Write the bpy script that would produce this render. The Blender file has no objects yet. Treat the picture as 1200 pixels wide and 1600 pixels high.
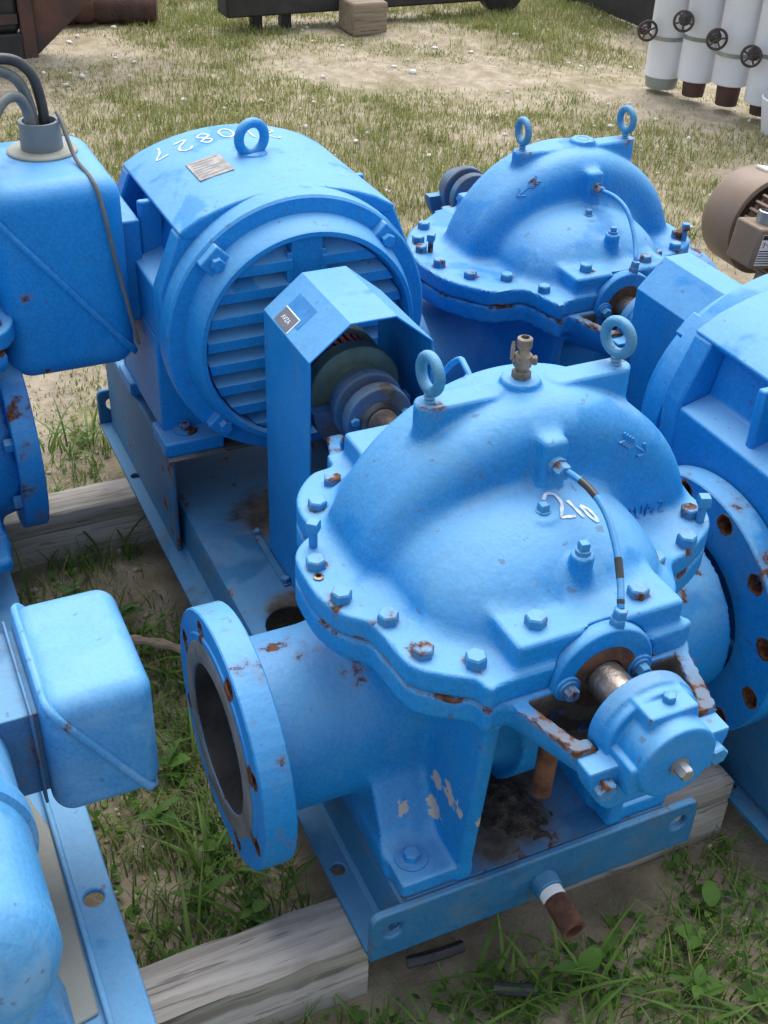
import bpy, bmesh, math, random
import numpy as np
from math import sin, cos, pi, radians, sqrt
from mathutils import Matrix, Vector
from mathutils.bvhtree import BVHTree

random.seed(7); RNG = np.random.default_rng(7)
SC = bpy.context.scene
COL = SC.collection

# ------------------------------------------------------------------ camera, sky, sun, exposure
CAMP = Vector((0.80894, -0.40191, 1.42565))
FW = Vector((-0.73540687, 0.35916834, -0.57460843)); RT = Vector((0.4172337, 0.90817503, 0.03367718)); UP = Vector((-0.5339408, 0.21497957, 0.81773529))
cd = bpy.data.cameras.new('camera'); cam = bpy.data.objects.new('camera', cd); COL.objects.link(cam)
cam.matrix_world = Matrix(((RT.x, UP.x, -FW.x, CAMP.x), (RT.y, UP.y, -FW.y, CAMP.y), (RT.z, UP.z, -FW.z, CAMP.z), (0, 0, 0, 1)))
cd.sensor_fit = 'VERTICAL'; cd.sensor_height = 36; cd.lens = 1854.66 / 1600 * 36
cd.clip_start = 0.02; cd.clip_end = 400
SC.camera = cam
SUN_EL, SUN_AZ = radians(62), radians(150)      # azimuth: direction towards the sun, measured from +X
w = bpy.data.worlds.new('World'); SC.world = w; w.use_nodes = True
nt = w.node_tree; bg = nt.nodes['Background']
sky = nt.nodes.new('ShaderNodeTexSky'); sky.sky_type = 'NISHITA'; sky.sun_disc = False
sky.sun_elevation = SUN_EL; sky.sun_rotation = pi / 2 - SUN_AZ; sky.air_density = 1.0; sky.dust_density = 2.0; sky.ozone_density = 1.0
hs = nt.nodes.new('ShaderNodeHueSaturation'); hs.inputs['Saturation'].default_value = 0.5
nt.links.new(sky.outputs[0], hs.inputs['Color']); nt.links.new(hs.outputs[0], bg.inputs[0]); bg.inputs[1].default_value = 0.15
sd = bpy.data.lights.new('sun', 'SUN'); so = bpy.data.objects.new('sun', sd); COL.objects.link(so)
sd.energy = 1.5; sd.angle = radians(60); sd.color = (1, 0.96, 0.9)
dvec = Vector((cos(SUN_EL) * cos(SUN_AZ), cos(SUN_EL) * sin(SUN_AZ), sin(SUN_EL)))
so.rotation_euler = dvec.to_track_quat('Z', 'Y').to_euler(); so.location = (0, 0, 6)
SC.view_settings.view_transform = 'Standard'; SC.view_settings.look = 'None'; SC.view_settings.gamma = 1
SC.view_settings.exposure = 0.94

# ------------------------------------------------------------------ materials
def mat(name, build):
    m = bpy.data.materials.new(name); m.use_nodes = True
    t = m.node_tree; b = t.nodes['Principled BSDF']; build(t, b); return m
def nd(t, typ, **kw):
    n = t.nodes.new(typ)
    for k, v in kw.items():
        if k in n.inputs:
            if hasattr(v, 'is_linked'): t.links.new(v, n.inputs[k])
            else: n.inputs[k].default_value = v
        else: setattr(n, k, v)
    return n
def coords(t, obj=True):
    tc = nd(t, 'ShaderNodeTexCoord'); oi = nd(t, 'ShaderNodeObjectInfo')
    mu = nd(t, 'ShaderNodeMath', operation='MULTIPLY'); t.links.new(oi.outputs['Random'], mu.inputs[0]); mu.inputs[1].default_value = 37.0
    va = nd(t, 'ShaderNodeVectorMath', operation='ADD'); t.links.new(tc.outputs['Object'], va.inputs[0]); t.links.new(mu.outputs[0], va.inputs[1])
    return va.outputs[0]
def noise(t, co, scale, detail=5, rough=.55, dist=0):
    n = nd(t, 'ShaderNodeTexNoise'); t.links.new(co, n.inputs['Vector']); n.inputs['Scale'].default_value = scale
    n.inputs['Detail'].default_value = detail; n.inputs['Roughness'].default_value = rough; n.inputs['Distortion'].default_value = dist
    return n.outputs['Fac']
def ramp(t, fac, a, b, ca=0.0, cb=1.0):
    r = nd(t, 'ShaderNodeMapRange'); r.interpolation_type = 'SMOOTHSTEP'; t.links.new(fac, r.inputs[0])
    for i, v in zip((1, 2, 3, 4), (a, b, ca, cb)): r.inputs[i].default_value = v
    return r.outputs[0]
def math2(t, op, a, b):
    n = nd(t, 'ShaderNodeMath', operation=op)
    for i, v in enumerate((a, b)):
        if hasattr(v, 'is_linked'): t.links.new(v, n.inputs[i])
        else: n.inputs[i].default_value = v
    n.use_clamp = op in ('ADD',) and False
    return n.outputs[0]
def mix(t, fac, a, b):
    n = nd(t, 'ShaderNodeMix', data_type='RGBA')
    for i, v in ((0, fac), (6, a), (7, b)):
        if hasattr(v, 'is_linked'): t.links.new(v, n.inputs[i])
        else: n.inputs[i].default_value = v if i == 0 else (*v, 1)
    return n.outputs[2]
def bump(t, b, h, strength, dist=.01):
    n = nd(t, 'ShaderNodeBump'); n.inputs['Strength'].default_value = strength; n.inputs['Distance'].default_value = dist
    t.links.new(h, n.inputs['Height']); t.links.new(n.outputs[0], b.inputs['Normal'])
RUST = (.17, .062, .022); RUST2 = (.06, .022, .012)
def paint(name, base, rust=.5, chalk=.3, rough=.52, wear=.6, dirt=.14, grain=.12, chalkcol=(.06, .36, .64), top_pale=.52, speck=.42, blobs=()):
    def f(t, b):
        co = coords(t)
        n1 = noise(t, co, 3.5, 4); n2 = noise(t, co, 11, 8, .65, .6); n3 = noise(t, co, 24, 9, .62); n4 = noise(t, co, 160, 3)
        c = mix(t, ramp(t, n1, .3, .7), tuple(x * .86 for x in base), base)
        c = mix(t, math2(t, 'MULTIPLY', ramp(t, n2, .42, .75), chalk), c, chalkcol)
        c = mix(t, math2(t, 'MULTIPLY', ramp(t, noise(t, co, 210, 2), .35, .65), .22), c, tuple(x * 1.7 + .012 for x in base))
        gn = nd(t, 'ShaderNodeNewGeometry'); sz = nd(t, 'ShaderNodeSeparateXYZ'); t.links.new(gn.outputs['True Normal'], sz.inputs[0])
        nw = noise(t, co, 7, 3, .5, .3); top_mask = math2(t, 'MULTIPLY', ramp(t, sz.outputs[2], .22, .92), ramp(t, nw, .36, .42, .30, 1.0))
        top_mask = math2(t, 'MULTIPLY', top_mask, math2(t, 'ADD', math2(t, 'MULTIPLY', n2, .8), .6))
        c = mix(t, math2(t, 'MULTIPLY', top_mask, top_pale), c, (.21, .47, .70))  # up-facing paint mixed towards pale blue, broken up by noise
        at = nd(t, 'ShaderNodeAttribute', attribute_name='rust'); ach = nd(t, 'ShaderNodeAttribute', attribute_name='chip'); ad = nd(t, 'ShaderNodeAttribute', attribute_name='grime_shade')
        d = math2(t, 'ADD', math2(t, 'MULTIPLY', ramp(t, n2, .45, .8), dirt), math2(t, 'MULTIPLY', ad.outputs['Fac'], ramp(t, n3, .25, .55, .35, 1.0)))
        oc = nd(t, 'ShaderNodeTexCoord').outputs['Object']
        for bx_, by_, bz_, br_ in blobs:      # oil and soil stains with shapes of their own
            vd = nd(t, 'ShaderNodeVectorMath', operation='DISTANCE'); t.links.new(oc, vd.inputs[0]); vd.inputs[1].default_value = (bx_, by_, bz_)
            d = math2(t, 'MAXIMUM', d, ramp(t, math2(t, 'ADD', vd.outputs['Value'], math2(t, 'MULTIPLY', n3, br_ * .9)), br_ * 1.55, br_ * .95))
        d = nd(t, 'ShaderNodeClamp', Value=d).outputs[0]
        c = mix(t, d, c, mix(t, ramp(t, n3, .3, .7), (.05, .04, .032), (.15, .125, .10)))
        g = nd(t, 'ShaderNodeNewGeometry')
        pt = math2(t, 'MULTIPLY', ramp(t, g.outputs['Pointiness'], .52, .60), wear * .28)
        s = math2(t, 'ADD', math2(t, 'ADD', n3, pt), math2(t, 'MULTIPLY', at.outputs['Fac'], .36))
        rm = ramp(t, s, .80 - .13 * rust, .86 - .13 * rust)
        c = mix(t, math2(t, 'MULTIPLY', ramp(t, s, .70 - .13 * rust, .84 - .13 * rust), .45), c, (.16, .10, .07))
        c = mix(t, rm, c, mix(t, ramp(t, n4, .35, .65), RUST2, RUST))
        # fine specks of rust and grime, faint runs down the walls
        n5 = noise(t, co, 62, 3, .5); sp = ramp(t, math2(t, 'ADD', n5, math2(t, 'MULTIPLY', n2, .22)), .80, .83); c = mix(t, math2(t, 'MULTIPLY', sp, speck), c, (.10, .045, .025))
        mp = nd(t, 'ShaderNodeMapping'); t.links.new(co, mp.inputs[0]); mp.inputs['Scale'].default_value = (1, 1, .12)
        rn = ramp(t, noise(t, mp.outputs[0], 26, 5, .6), .54, .72); c = mix(t, math2(t, 'MULTIPLY', rn, .16), c, (.10, .13, .16))
        cm = ramp(t, math2(t, 'ADD', math2(t, 'MULTIPLY', ach.outputs['Fac'], .5), n3), .88, .90)
        c = mix(t, cm, c, (.42, .39, .35))
        t.links.new(c, b.inputs['Base Color'])
        r = math2(t, 'ADD', math2(t, 'MULTIPLY', n2, .2), rough - .1); r = math2(t, 'MAXIMUM', r, math2(t, 'MULTIPLY', math2(t, 'MAXIMUM', rm, d), .85))
        t.links.new(r, b.inputs['Roughness']); b.inputs['Specular IOR Level'].default_value = .36
        b.inputs['Sheen Weight'].default_value = .0; b.inputs['Sheen Roughness'].default_value = .4
        h = math2(t, 'ADD', math2(t, 'MULTIPLY', n4, .25), math2(t, 'MULTIPLY', rm, .5))
        h = math2(t, 'ADD', h, math2(t, 'MULTIPLY', noise(t, co, 45, 2), .5))
        bump(t, b, h, grain * 3.4, .004)
    return mat(name, f)
def plain(name, base, rough=.6, var=.25, scale=8, metal=0, bmp=.1, bscale=60, alt=None):
    def f(t, b):
        co = coords(t); n1 = noise(t, co, scale, 7, .6)
        c = mix(t, ramp(t, n1, .3, .7), tuple(x * (1 - var) for x in base) if alt is None else alt, tuple(min(1, x * (1 + var * .5)) for x in base))
        t.links.new(c, b.inputs['Base Color']); b.inputs['Roughness'].default_value = rough; b.inputs['Metallic'].default_value = metal
        bump(t, b, noise(t, co, bscale, 5), bmp, .01)
    return mat(name, f)
BLUE = (.003, .205, .55)
M = {}
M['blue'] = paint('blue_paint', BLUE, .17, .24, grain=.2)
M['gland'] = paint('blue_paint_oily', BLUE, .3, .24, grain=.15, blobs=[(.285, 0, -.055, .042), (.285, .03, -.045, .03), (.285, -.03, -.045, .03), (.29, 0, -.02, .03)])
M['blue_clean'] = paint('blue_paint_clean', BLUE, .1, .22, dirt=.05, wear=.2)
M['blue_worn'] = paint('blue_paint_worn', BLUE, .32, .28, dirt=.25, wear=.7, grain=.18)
M['blue_skid'] = paint('blue_paint_baseplate', (.016, .125, .27), .5, .3, rough=.6, dirt=.8, wear=.6, top_pale=.3, blobs=[(-.09, .24, .175, .085), (-.05, .20, .175, .05), (-.16, .27, .175, .09), (-.60, .13, .175, .06), (-.55, .17, .175, .05), (-.90, .25, .30, .12), (-.93, .12, .30, .06), (-.86, .2, .17, .1)])
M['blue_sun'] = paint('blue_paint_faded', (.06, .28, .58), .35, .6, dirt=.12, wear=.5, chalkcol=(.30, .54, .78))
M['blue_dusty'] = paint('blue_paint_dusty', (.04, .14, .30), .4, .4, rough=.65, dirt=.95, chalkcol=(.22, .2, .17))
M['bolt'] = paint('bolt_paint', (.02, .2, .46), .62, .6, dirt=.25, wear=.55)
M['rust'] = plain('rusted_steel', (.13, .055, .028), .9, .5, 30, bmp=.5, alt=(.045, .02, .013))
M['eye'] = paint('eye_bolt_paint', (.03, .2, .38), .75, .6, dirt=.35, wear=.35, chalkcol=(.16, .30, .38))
M['steel'] = plain('bare_steel', (.38, .37, .35), .38, .4, 14, .85, .15, 90, alt=(.14, .09, .06))
M['zinc'] = plain('zinc_plated_steel', (.36, .37, .37), .45, .3, 20, .8)
M['brass'] = plain('aged_bronze', (.24, .205, .165), .6, .5, 40, .35, .25)
M['green'] = plain('green_coupling_enamel', (.13, .19, .145), .55, .35, 12, 0, .15)
M['red_rubber'] = plain('red_rubber', (.22, .035, .028), .7, .5, 20)
M['dark'] = plain('interior_shade', (.02, .018, .016), .95, .4, 10)
M['pipe_in'] = plain('pipe_bore', (.05, .046, .04), .9, .6, 12, bmp=.4)
M['gasket'] = plain('gasket_face', (.17, .165, .155), .8, .35, 25, bmp=.3)
M['white'] = plain('white_paint_marker', (.80, .82, .84), .7, .1, 130, alt=(.34, .52, .70))
M['white_ink'] = plain('white_ink', (.8, .81, .82), .6, .06, 30)
M['tape'] = plain('white_thread_tape', (.8, .8, .78), .6, .06)
M['plate'] = plain('aluminium_nameplate', (.30, .285, .26), .5, .35, 60, .3)
M['sticker'] = plain('grey_sticker', (.14, .15, .17), .45, .12, 50)
M['rubber_black'] = plain('black_rubber', (.035, .037, .04), .45, .4, 20)
M['cable_grey'] = plain('grey_cable_sheath', (.12, .13, .13), .5, .4, 12)
M['bush_grey'] = plain('grey_plastic_bushing', (.17, .20, .22), .6, .15)
M['brownmotor'] = plain('brown_enamel', (.25, .175, .12), .5, .2, 6, 0, .06)
M['whiteins'] = plain('white_insulation_jacket', (.78, .79, .82), .5, .1, 3)
M['rustframe'] = plain('rusty_frame_paint', (.10, .045, .032), .85, .6, 6, bmp=.4, alt=(.05, .04, .035))
M['blackiron'] = plain('black_iron', (.03, .028, .027), .6, .4, 10)
M['handwheel'] = plain('dull_cast_handwheel', (.07, .055, .05), .7, .5, 30)
M['greyplate'] = plain('grey_green_plate', (.30, .31, .27), .75, .2, 4, bmp=.2)
def wood_m(name, c1, c2, axis=1):
    def f(t, b):
        co = coords(t); mp = nd(t, 'ShaderNodeMapping'); t.links.new(co, mp.inputs[0])
        mp.inputs['Scale'].default_value = (1, .06, 1) if axis == 1 else (.06, 1, 1)
        n = noise(t, mp.outputs[0], 60, 8, .6, .7); n2 = noise(t, mp.outputs[0], 120, 4, .5, .8); n3 = noise(t, co, 5, 5)
        c = mix(t, ramp(t, n, .3, .7), c1, c2); c = mix(t, math2(t, 'MULTIPLY', ramp(t, n2, .56, .66), .7), c, tuple(x * .3 for x in c1)); c = mix(t, math2(t, 'MULTIPLY', ramp(t, n3, .5, .8), .45), c, (.13, .105, .08))
        t.links.new(c, b.inputs['Base Color']); b.inputs['Roughness'].default_value = .85
        bump(t, b, math2(t, 'ADD', n, n2), .28, .003)
    return mat(name, f)
M['timber'] = wood_m('weathered_timber', (.25, .225, .19), (.42, .39, .35))
M['block'] = wood_m('brown_timber', (.20, .15, .10), (.33, .26, .18))

# ------------------------------------------------------------------ mesh helpers
T = Matrix.Translation
def RX(a): return Matrix.Rotation(radians(a), 4, 'X')
def RY(a): return Matrix.Rotation(radians(a), 4, 'Y')
def RZ(a): return Matrix.Rotation(radians(a), 4, 'Z')
I4 = Matrix.Identity(4)
WM = {}
def link(name, mesh, parent=None, Mx=I4, kind=None):
    o = bpy.data.objects.new(name, mesh); COL.objects.link(o); WM[o] = Mx.copy()
    if parent is not None: o.parent = parent; o.matrix_basis = WM[parent].inverted() @ Mx
    else: o.matrix_basis = Mx
    if kind: o['kind'] = kind
    return o
def thing(name, label, cat, loc=(0, 0, 0), group=None, rotz=0):
    o = link(name, None, None, T(loc) @ RZ(rotz)); o['label'] = label; o['category'] = cat; o.empty_display_size = .05
    if group: o['group'] = group
    return o
def tag(o, label, cat, group=None):
    o['label'] = label; o['category'] = cat
    if group: o['group'] = group
    return o
class MB:
    def __init__(s): s.v = []; s.f = []
    def add(s, V, F, Mx=None):
        n = len(s.v)
        s.v += [tuple(Mx @ Vector(p)) for p in V] if Mx is not None else [tuple(p) for p in V]
        s.f += [tuple(i + n for i in f) for f in F]; return s
    def bx(s, x0, x1, y0, y1, z0, z1, Mx=None):
        V = [(x, y, z) for x in (x0, x1) for y in (y0, y1) for z in (z0, z1)]
        return s.add(V, [(0, 1, 3, 2), (4, 6, 7, 5), (0, 4, 5, 1), (2, 3, 7, 6), (0, 2, 6, 4), (1, 5, 7, 3)], Mx)
    def lathe(s, prof, n=48, Mx=None, a0=0, a1=360, close=True):
        """profile [(x, r)] revolved about the x axis"""
        full = abs(a1 - a0) >= 359.9; k = n if full else n + 1; V = []; F = []
        for j in range(k):
            a = radians(a0 + (a1 - a0) * j / n)
            V += [(x, r * cos(a), r * sin(a)) for x, r in prof]
        m = len(prof)
        for j in range(n):
            p, q = j * m, ((j + 1) % k) * m
            for i in range(m - 1): F.append((p + i, q + i, q + i + 1, p + i + 1))
        return s.add(V, F, Mx)
    def cyl(s, p0, p1, r0, r1=None, n=20, cap=True):
        p0, p1 = Vector(p0), Vector(p1); r1 = r0 if r1 is None else r1; L = (p1 - p0).length
        R = (p1 - p0).to_track_quat('X', 'Z').to_matrix().to_4x4()
        pr = [(0, r0), (L, r1)]
        if cap: pr = [(0, 1e-5)] + pr + [(L, 1e-5)]
        return s.lathe(pr, n, T(p0) @ R)
    def prism(s, poly, a, b, axis='z', Mx=None):
        """polygon extruded along an axis; poly in the other two coordinates (cyclic order)"""
        n = len(poly)
        def mk(u, v, c): return {'z': (u, v, c), 'x': (c, u, v), 'y': (u, c, v)}[axis]
        V = [mk(u, v, a) for u, v in poly] + [mk(u, v, b) for u, v in poly]
        F = [tuple(range(n))[::-1], tuple(range(n, 2 * n))] + [(i, (i + 1) % n, n + (i + 1) % n, n + i) for i in range(n)]
        return s.add(V, F, Mx)
    def tube(s, path, r, n=10, cap=True, closed=False):
        P = [Vector(p) for p in path]; k = len(P); V = []; F = []; nrm = None
        rr = r if hasattr(r, '__len__') else [r] * k
        for i, p in enumerate(P):
            a = P[i - 1] if (i or closed) else p; b = P[(i + 1) % k] if (i < k - 1 or closed) else p
            t = (b - a).normalized()
            if nrm is None: nrm = t.orthogonal().normalized()
            nrm = (nrm - t * nrm.dot(t)).normalized(); bn = t.cross(nrm)
            V += [tuple(p + (nrm * cos(2 * pi * j / n) + bn * sin(2 * pi * j / n)) * rr[i]) for j in range(n)]
        for i in range(k if closed else k - 1):
            a, b = i * n, ((i + 1) % k) * n
            F += [(a + j, a + (j + 1) % n, b + (j + 1) % n, b + j) for j in range(n)]
        if cap and not closed: F += [tuple(range(n))[::-1], tuple(range((k - 1) * n, k * n))]
        return s.add(V, F)
    def hexhead(s, r, h, Mx=None, n=6):
        V = [];
        for z, k in ((0, 1), (h * .82, 1), (h, .86)):
            V += [(r * k * cos(2 * pi * j / n + .3), r * k * sin(2 * pi * j / n + .3), z) for j in range(n)]
        F = [(i * n + j, i * n + (j + 1) % n, (i + 1) * n + (j + 1) % n, (i + 1) * n + j) for i in range(2) for j in range(n)] + [tuple(range(2 * n, 3 * n)), tuple(range(n))[::-1]]
        return s.add(V, F, Mx)
    def mesh(s, name, m, smooth=35, recalc=True):
        me = bpy.data.meshes.new(name); me.from_pydata(s.v, [], s.f)
        if recalc:
            bm = bmesh.new(); bm.from_mesh(me); bmesh.ops.remove_doubles(bm, verts=bm.verts, dist=1e-6); bmesh.ops.recalc_face_normals(bm, faces=bm.faces); bm.to_mesh(me); bm.free()
        me.polygons.foreach_set('use_smooth', [True] * len(me.polygons)); me.set_sharp_from_angle(angle=radians(smooth))
        me.materials.append(M[m] if isinstance(m, str) else m); return me
    def build(s, name, m, parent=None, Mx=I4, bevel=0, smooth=35, kind=None):
        o = link(name, s.mesh(name, m, smooth), parent, Mx, kind)
        if bevel:
            b = o.modifiers.new('bevel', 'BEVEL'); b.width = bevel; b.segments = 2; b.limit_method = 'ANGLE'; b.angle_limit = radians(40)
        return o
def spline(pts, n=8, closed=False):
    P = [np.array(p, float) for p in pts]; k = len(P); out = []
    for i in range(k if closed else k - 1):
        p1, p2 = P[i], P[(i + 1) % k]; p0 = P[i - 1] if (closed or i) else 2 * p1 - p2; p3 = P[(i + 2) % k] if (closed or i < k - 2) else 2 * p2 - p1
        for j in range(n):
            t = j / n; out.append(.5 * ((2 * p1) + (-p0 + p2) * t + (2 * p0 - 5 * p1 + 4 * p2 - p3) * t * t + (-p0 + 3 * p1 - 3 * p2 + p3) * t ** 3))
    if not closed: out.append(P[-1])
    return [tuple(p) for p in out]

# ------------------------------------------------------------------ signed distance castings (surface nets)
def smin(a, b, k):
    h = np.clip(.5 + .5 * (b - a) / k, 0, 1); return b * (1 - h) + a * h - k * h * (1 - h)
def smax(a, b, k): return -smin(-a, -b, k)
def sd_box(x, y, z, x0, x1, y0, y1, z0, z1, r=.004):
    qx = np.abs(x - (x0 + x1) / 2) - (x1 - x0) / 2 + r; qy = np.abs(y - (y0 + y1) / 2) - (y1 - y0) / 2 + r; qz = np.abs(z - (z0 + z1) / 2) - (z1 - z0) / 2 + r
    return np.sqrt(np.maximum(qx, 0) ** 2 + np.maximum(qy, 0) ** 2 + np.maximum(qz, 0) ** 2) + np.minimum(np.maximum(qx, np.maximum(qy, qz)), 0) - r
def sd_disc(rad, ax, R, hw, r=.003):
    a = rad - R + r; b = np.abs(ax) - hw + r
    return np.sqrt(np.maximum(a, 0) ** 2 + np.maximum(b, 0) ** 2) + np.minimum(np.maximum(a, b), 0) - r
def sd_poly(x, y, P):
    P = np.asarray(P); x, y = np.broadcast_arrays(x, y); d = np.full(x.shape, 1e9); s = np.ones(x.shape); n = len(P)
    for i in range(n):
        (ax, ay), (bx, by) = P[i], P[i - 1]; ex, ey = bx - ax, by - ay; wx, wy = x - ax, y - ay
        t = np.clip((wx * ex + wy * ey) / (ex * ex + ey * ey + 1e-12), 0, 1)
        d = np.minimum(d, (wx - ex * t) ** 2 + (wy - ey * t) ** 2)
        c1 = y >= ay; c2 = y < by; c3 = ex * wy > ey * wx
        s = np.where((c1 & c2 & c3) | (~c1 & ~c2 & ~c3), -s, s)
    return s * np.sqrt(d)
def sd_ext(d2, z, z0, z1, r=.003):
    a = d2 + r; b = np.abs(z - (z0 + z1) / 2) - (z1 - z0) / 2 + r
    return np.sqrt(np.maximum(a, 0) ** 2 + np.maximum(b, 0) ** 2) + np.minimum(np.maximum(a, b), 0) - r
def nets(f, lo, hi, h):
    ax = [np.arange(lo[i], hi[i] + h, h) for i in range(3)]
    V = np.broadcast_to(f(ax[0][:, None, None], ax[1][None, :, None], ax[2][None, None, :]), tuple(len(a) for a in ax)).astype(np.float32)
    S = V < 0; nx, ny, nz = V.shape
    cs = sum(S[a:nx - 1 + a, b:ny - 1 + b, c:nz - 1 + c].astype(np.int8) for a in (0, 1) for b in (0, 1) for c in (0, 1))
    act = (cs > 0) & (cs < 8); idx = np.full(act.shape, -1, np.int64); ii, jj, kk = np.nonzero(act); idx[ii, jj, kk] = np.arange(len(ii))
    acc = np.zeros((len(ii), 3)); cnt = np.zeros(len(ii)); cor = [(a, b, c) for a in (0, 1) for b in (0, 1) for c in (0, 1)]
    for p in cor:
        for e in range(3):
            if p[e]: continue
            q = list(p); q[e] = 1
            va = V[ii + p[0], jj + p[1], kk + p[2]]; vb = V[ii + q[0], jj + q[1], kk + q[2]]; m = (va < 0) != (vb < 0)
            t = np.where(m, va / np.where(m, va - vb, 1), 0)
            pt = np.tile(np.array(p, float), (len(ii), 1)); pt[:, e] += t; acc[m] += pt[m]; cnt += m
    P = np.array(lo) + (np.stack([ii, jj, kk], 1) + acc / cnt[:, None]) * h
    for _ in range(2):
        e = h * .25; x, y, z = P.T; d = f(x, y, z)
        g = np.stack([f(x + e, y, z) - f(x - e, y, z), f(x, y + e, z) - f(x, y - e, z), f(x, y, z + e) - f(x, y, z - e)], 1) / (2 * e)
        P = P - np.clip(d / np.maximum((g ** 2).sum(1), .05), -h * .5, h * .5)[:, None] * g * .8
    Q = []
    for e, (u, v) in ((0, (1, 2)), (1, (2, 0)), (2, (0, 1))):
        sl = [slice(1, n - 1) for n in V.shape]; sl[e] = slice(0, V.shape[e] - 1); s0 = S[tuple(sl)]; sl[e] = slice(1, V.shape[e]); s1 = S[tuple(sl)]
        a = np.stack(np.nonzero(s0 != s1), 1); fl = s0[tuple(a.T)]; off = np.ones(3, int); off[e] = 0; a = a + off
        def cell(du, dv):
            c = a.copy(); c[:, u] -= du; c[:, v] -= dv; return idx[c[:, 0], c[:, 1], c[:, 2]]
        q = np.stack([cell(1, 1), cell(0, 1), cell(0, 0), cell(1, 0)], 1); q[~fl] = q[~fl][:, ::-1]; Q.append(q)
    return P, np.concatenate(Q)
def net_mesh(name, f, lo, hi, h, m, attrs=None):
    P, Q = nets(f, lo, hi, h); Q = Q[(Q >= 0).all(1)]
    me = bpy.data.meshes.new(name); me.vertices.add(len(P)); me.vertices.foreach_set('co', P.astype(np.float32).ravel())
    me.loops.add(Q.size); me.loops.foreach_set('vertex_index', Q.astype(np.int32).ravel())
    me.polygons.add(len(Q)); me.polygons.foreach_set('loop_start', np.arange(0, Q.size, 4, dtype=np.int32)); me.polygons.foreach_set('use_smooth', [True] * len(Q))
    me.update(); me.validate(); me.set_sharp_from_angle(angle=radians(55)); me.materials.append(M[m])
    for k, fn in (attrs or {}).items():
        at = me.attributes.new(k, 'FLOAT', 'POINT'); at.data.foreach_set('value', np.clip(fn(P), 0, 1.5).astype(np.float32))
    return me
def near_pts(P, pts, r):
    d = np.full(len(P), 9.)
    for p in pts: d = np.minimum(d, np.sqrt(((P - np.array(p)) ** 2).sum(1)))
    return np.exp(-(d / r) ** 2)
# ------------------------------------------------------------------ shared small parts
def me_bolt(name, m, r=.0125, h=.013, washer=0, sides=6):
    b = MB(); z = 0
    if washer: b.cyl((0, 0, -.002), (0, 0, .0025), washer, n=20); z = .0025
    b.hexhead(r, h, T((0, 0, z)), sides); return b.mesh(name, m, 30)
ME = {}
def lazy(k, fn):
    if k not in ME: ME[k] = fn()
    return ME[k]
def bolt(parent, Mx, kind='bolt', name='bolt'):
    fn = {'bolt': lambda: me_bolt('bolt', 'bolt'), 'jack': lambda: MB().cyl((0, 0, -.002), (0, 0, .03), .0055, n=12).hexhead(.0105, .014, T((0, 0, .026)), 4).mesh('jack_bolt', 'bolt', 30),
          'wbolt': lambda: me_bolt('bolt_w', 'blue_worn', .011, .011, .021), 'small': lambda: me_bolt('small_bolt', 'bolt', .0075, .008), 'plug': lambda: MB().cyl((0, 0, -.004), (0, 0, .006), .009, n=12).hexhead(.0075, .010, T((0, 0, .005)), 4).mesh('pipe_plug', 'bolt', 30),
          'zinc': lambda: me_bolt('cap_screw', 'zinc', .0085, .014, .011), 'gland': lambda: me_bolt('gland_bolt', 'bolt', .0088, .009, .0125), 'motor': lambda: me_bolt('motor_bolt', 'blue_clean', .0115, .012)}[kind]
    return link(name, lazy(kind, fn), parent, Mx @ RZ(random.uniform(0, 60) if kind != 'jack' else random.uniform(-15, 15)) @ Matrix.Diagonal((1, 1, random.uniform(.85, 1.15), 1)))
def eye_mesh(m, R=.0205, r=.0068, sh=.016, thread=True):
    b = MB(); c = sh + R
    b.tube([(R * cos(a) * 0, R * sin(a), c + R * cos(a)) for a in np.linspace(0, 2 * pi, 33)[:-1]], r, 12, closed=True)
    b.cyl((0, 0, -.004), (0, 0, sh + .004), r * .85, n=14)
    for i in range(3 if thread else 0): b.lathe([(-.0022, r * .8), (0, r * 1.08), (.0022, r * .8)], 14, T((0, 0, .002 + i * .005)) @ RY(-90))
    return b.mesh('eye_bolt', m, 40)
def annulus_sector(b, Rin, Rout, bc, n, rh, x):
    """flat ring in the yz plane at x with n bolt holes"""
    K = 24
    for s in range(n):
        a0 = 2 * pi * s / n; a1 = 2 * pi * (s + 1) / n; am = (a0 + a1) / 2; c = (bc * cos(am), bc * sin(am)); out = []
        per = K // 4
        for i in range(per): t = i / per; a = a0 + (a1 - a0) * t; out.append((Rout * cos(a), Rout * sin(a)))
        for i in range(per): t = i / per; r = Rout + (Rin - Rout) * t; out.append((r * cos(a1), r * sin(a1)))
        for i in range(per): t = i / per; a = a1 + (a0 - a1) * t; out.append((Rin * cos(a), Rin * sin(a)))
        for i in range(per): t = i / per; r = Rin + (Rout - Rin) * t; out.append((r * cos(a0), r * sin(a0)))
        inn = []
        for (y, z) in out:
            a = math.atan2(z - c[1], y - c[0]); inn.append((c[0] + rh * cos(a), c[1] + rh * sin(a)))
        md = [(c[0] + (p[0] - c[0]) * 1.45, c[1] + (p[1] - c[1]) * 1.45) for p in inn]
        V = [(x, y, z) for y, z in out] + [(x, y, z) for y, z in md] + [(x, y, z) for y, z in inn]
        b.add(V, [(q * K + i, q * K + (i + 1) % K, q * K + K + (i + 1) % K, q * K + K + i) for q in (0, 1) for i in range(K)])
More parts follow.
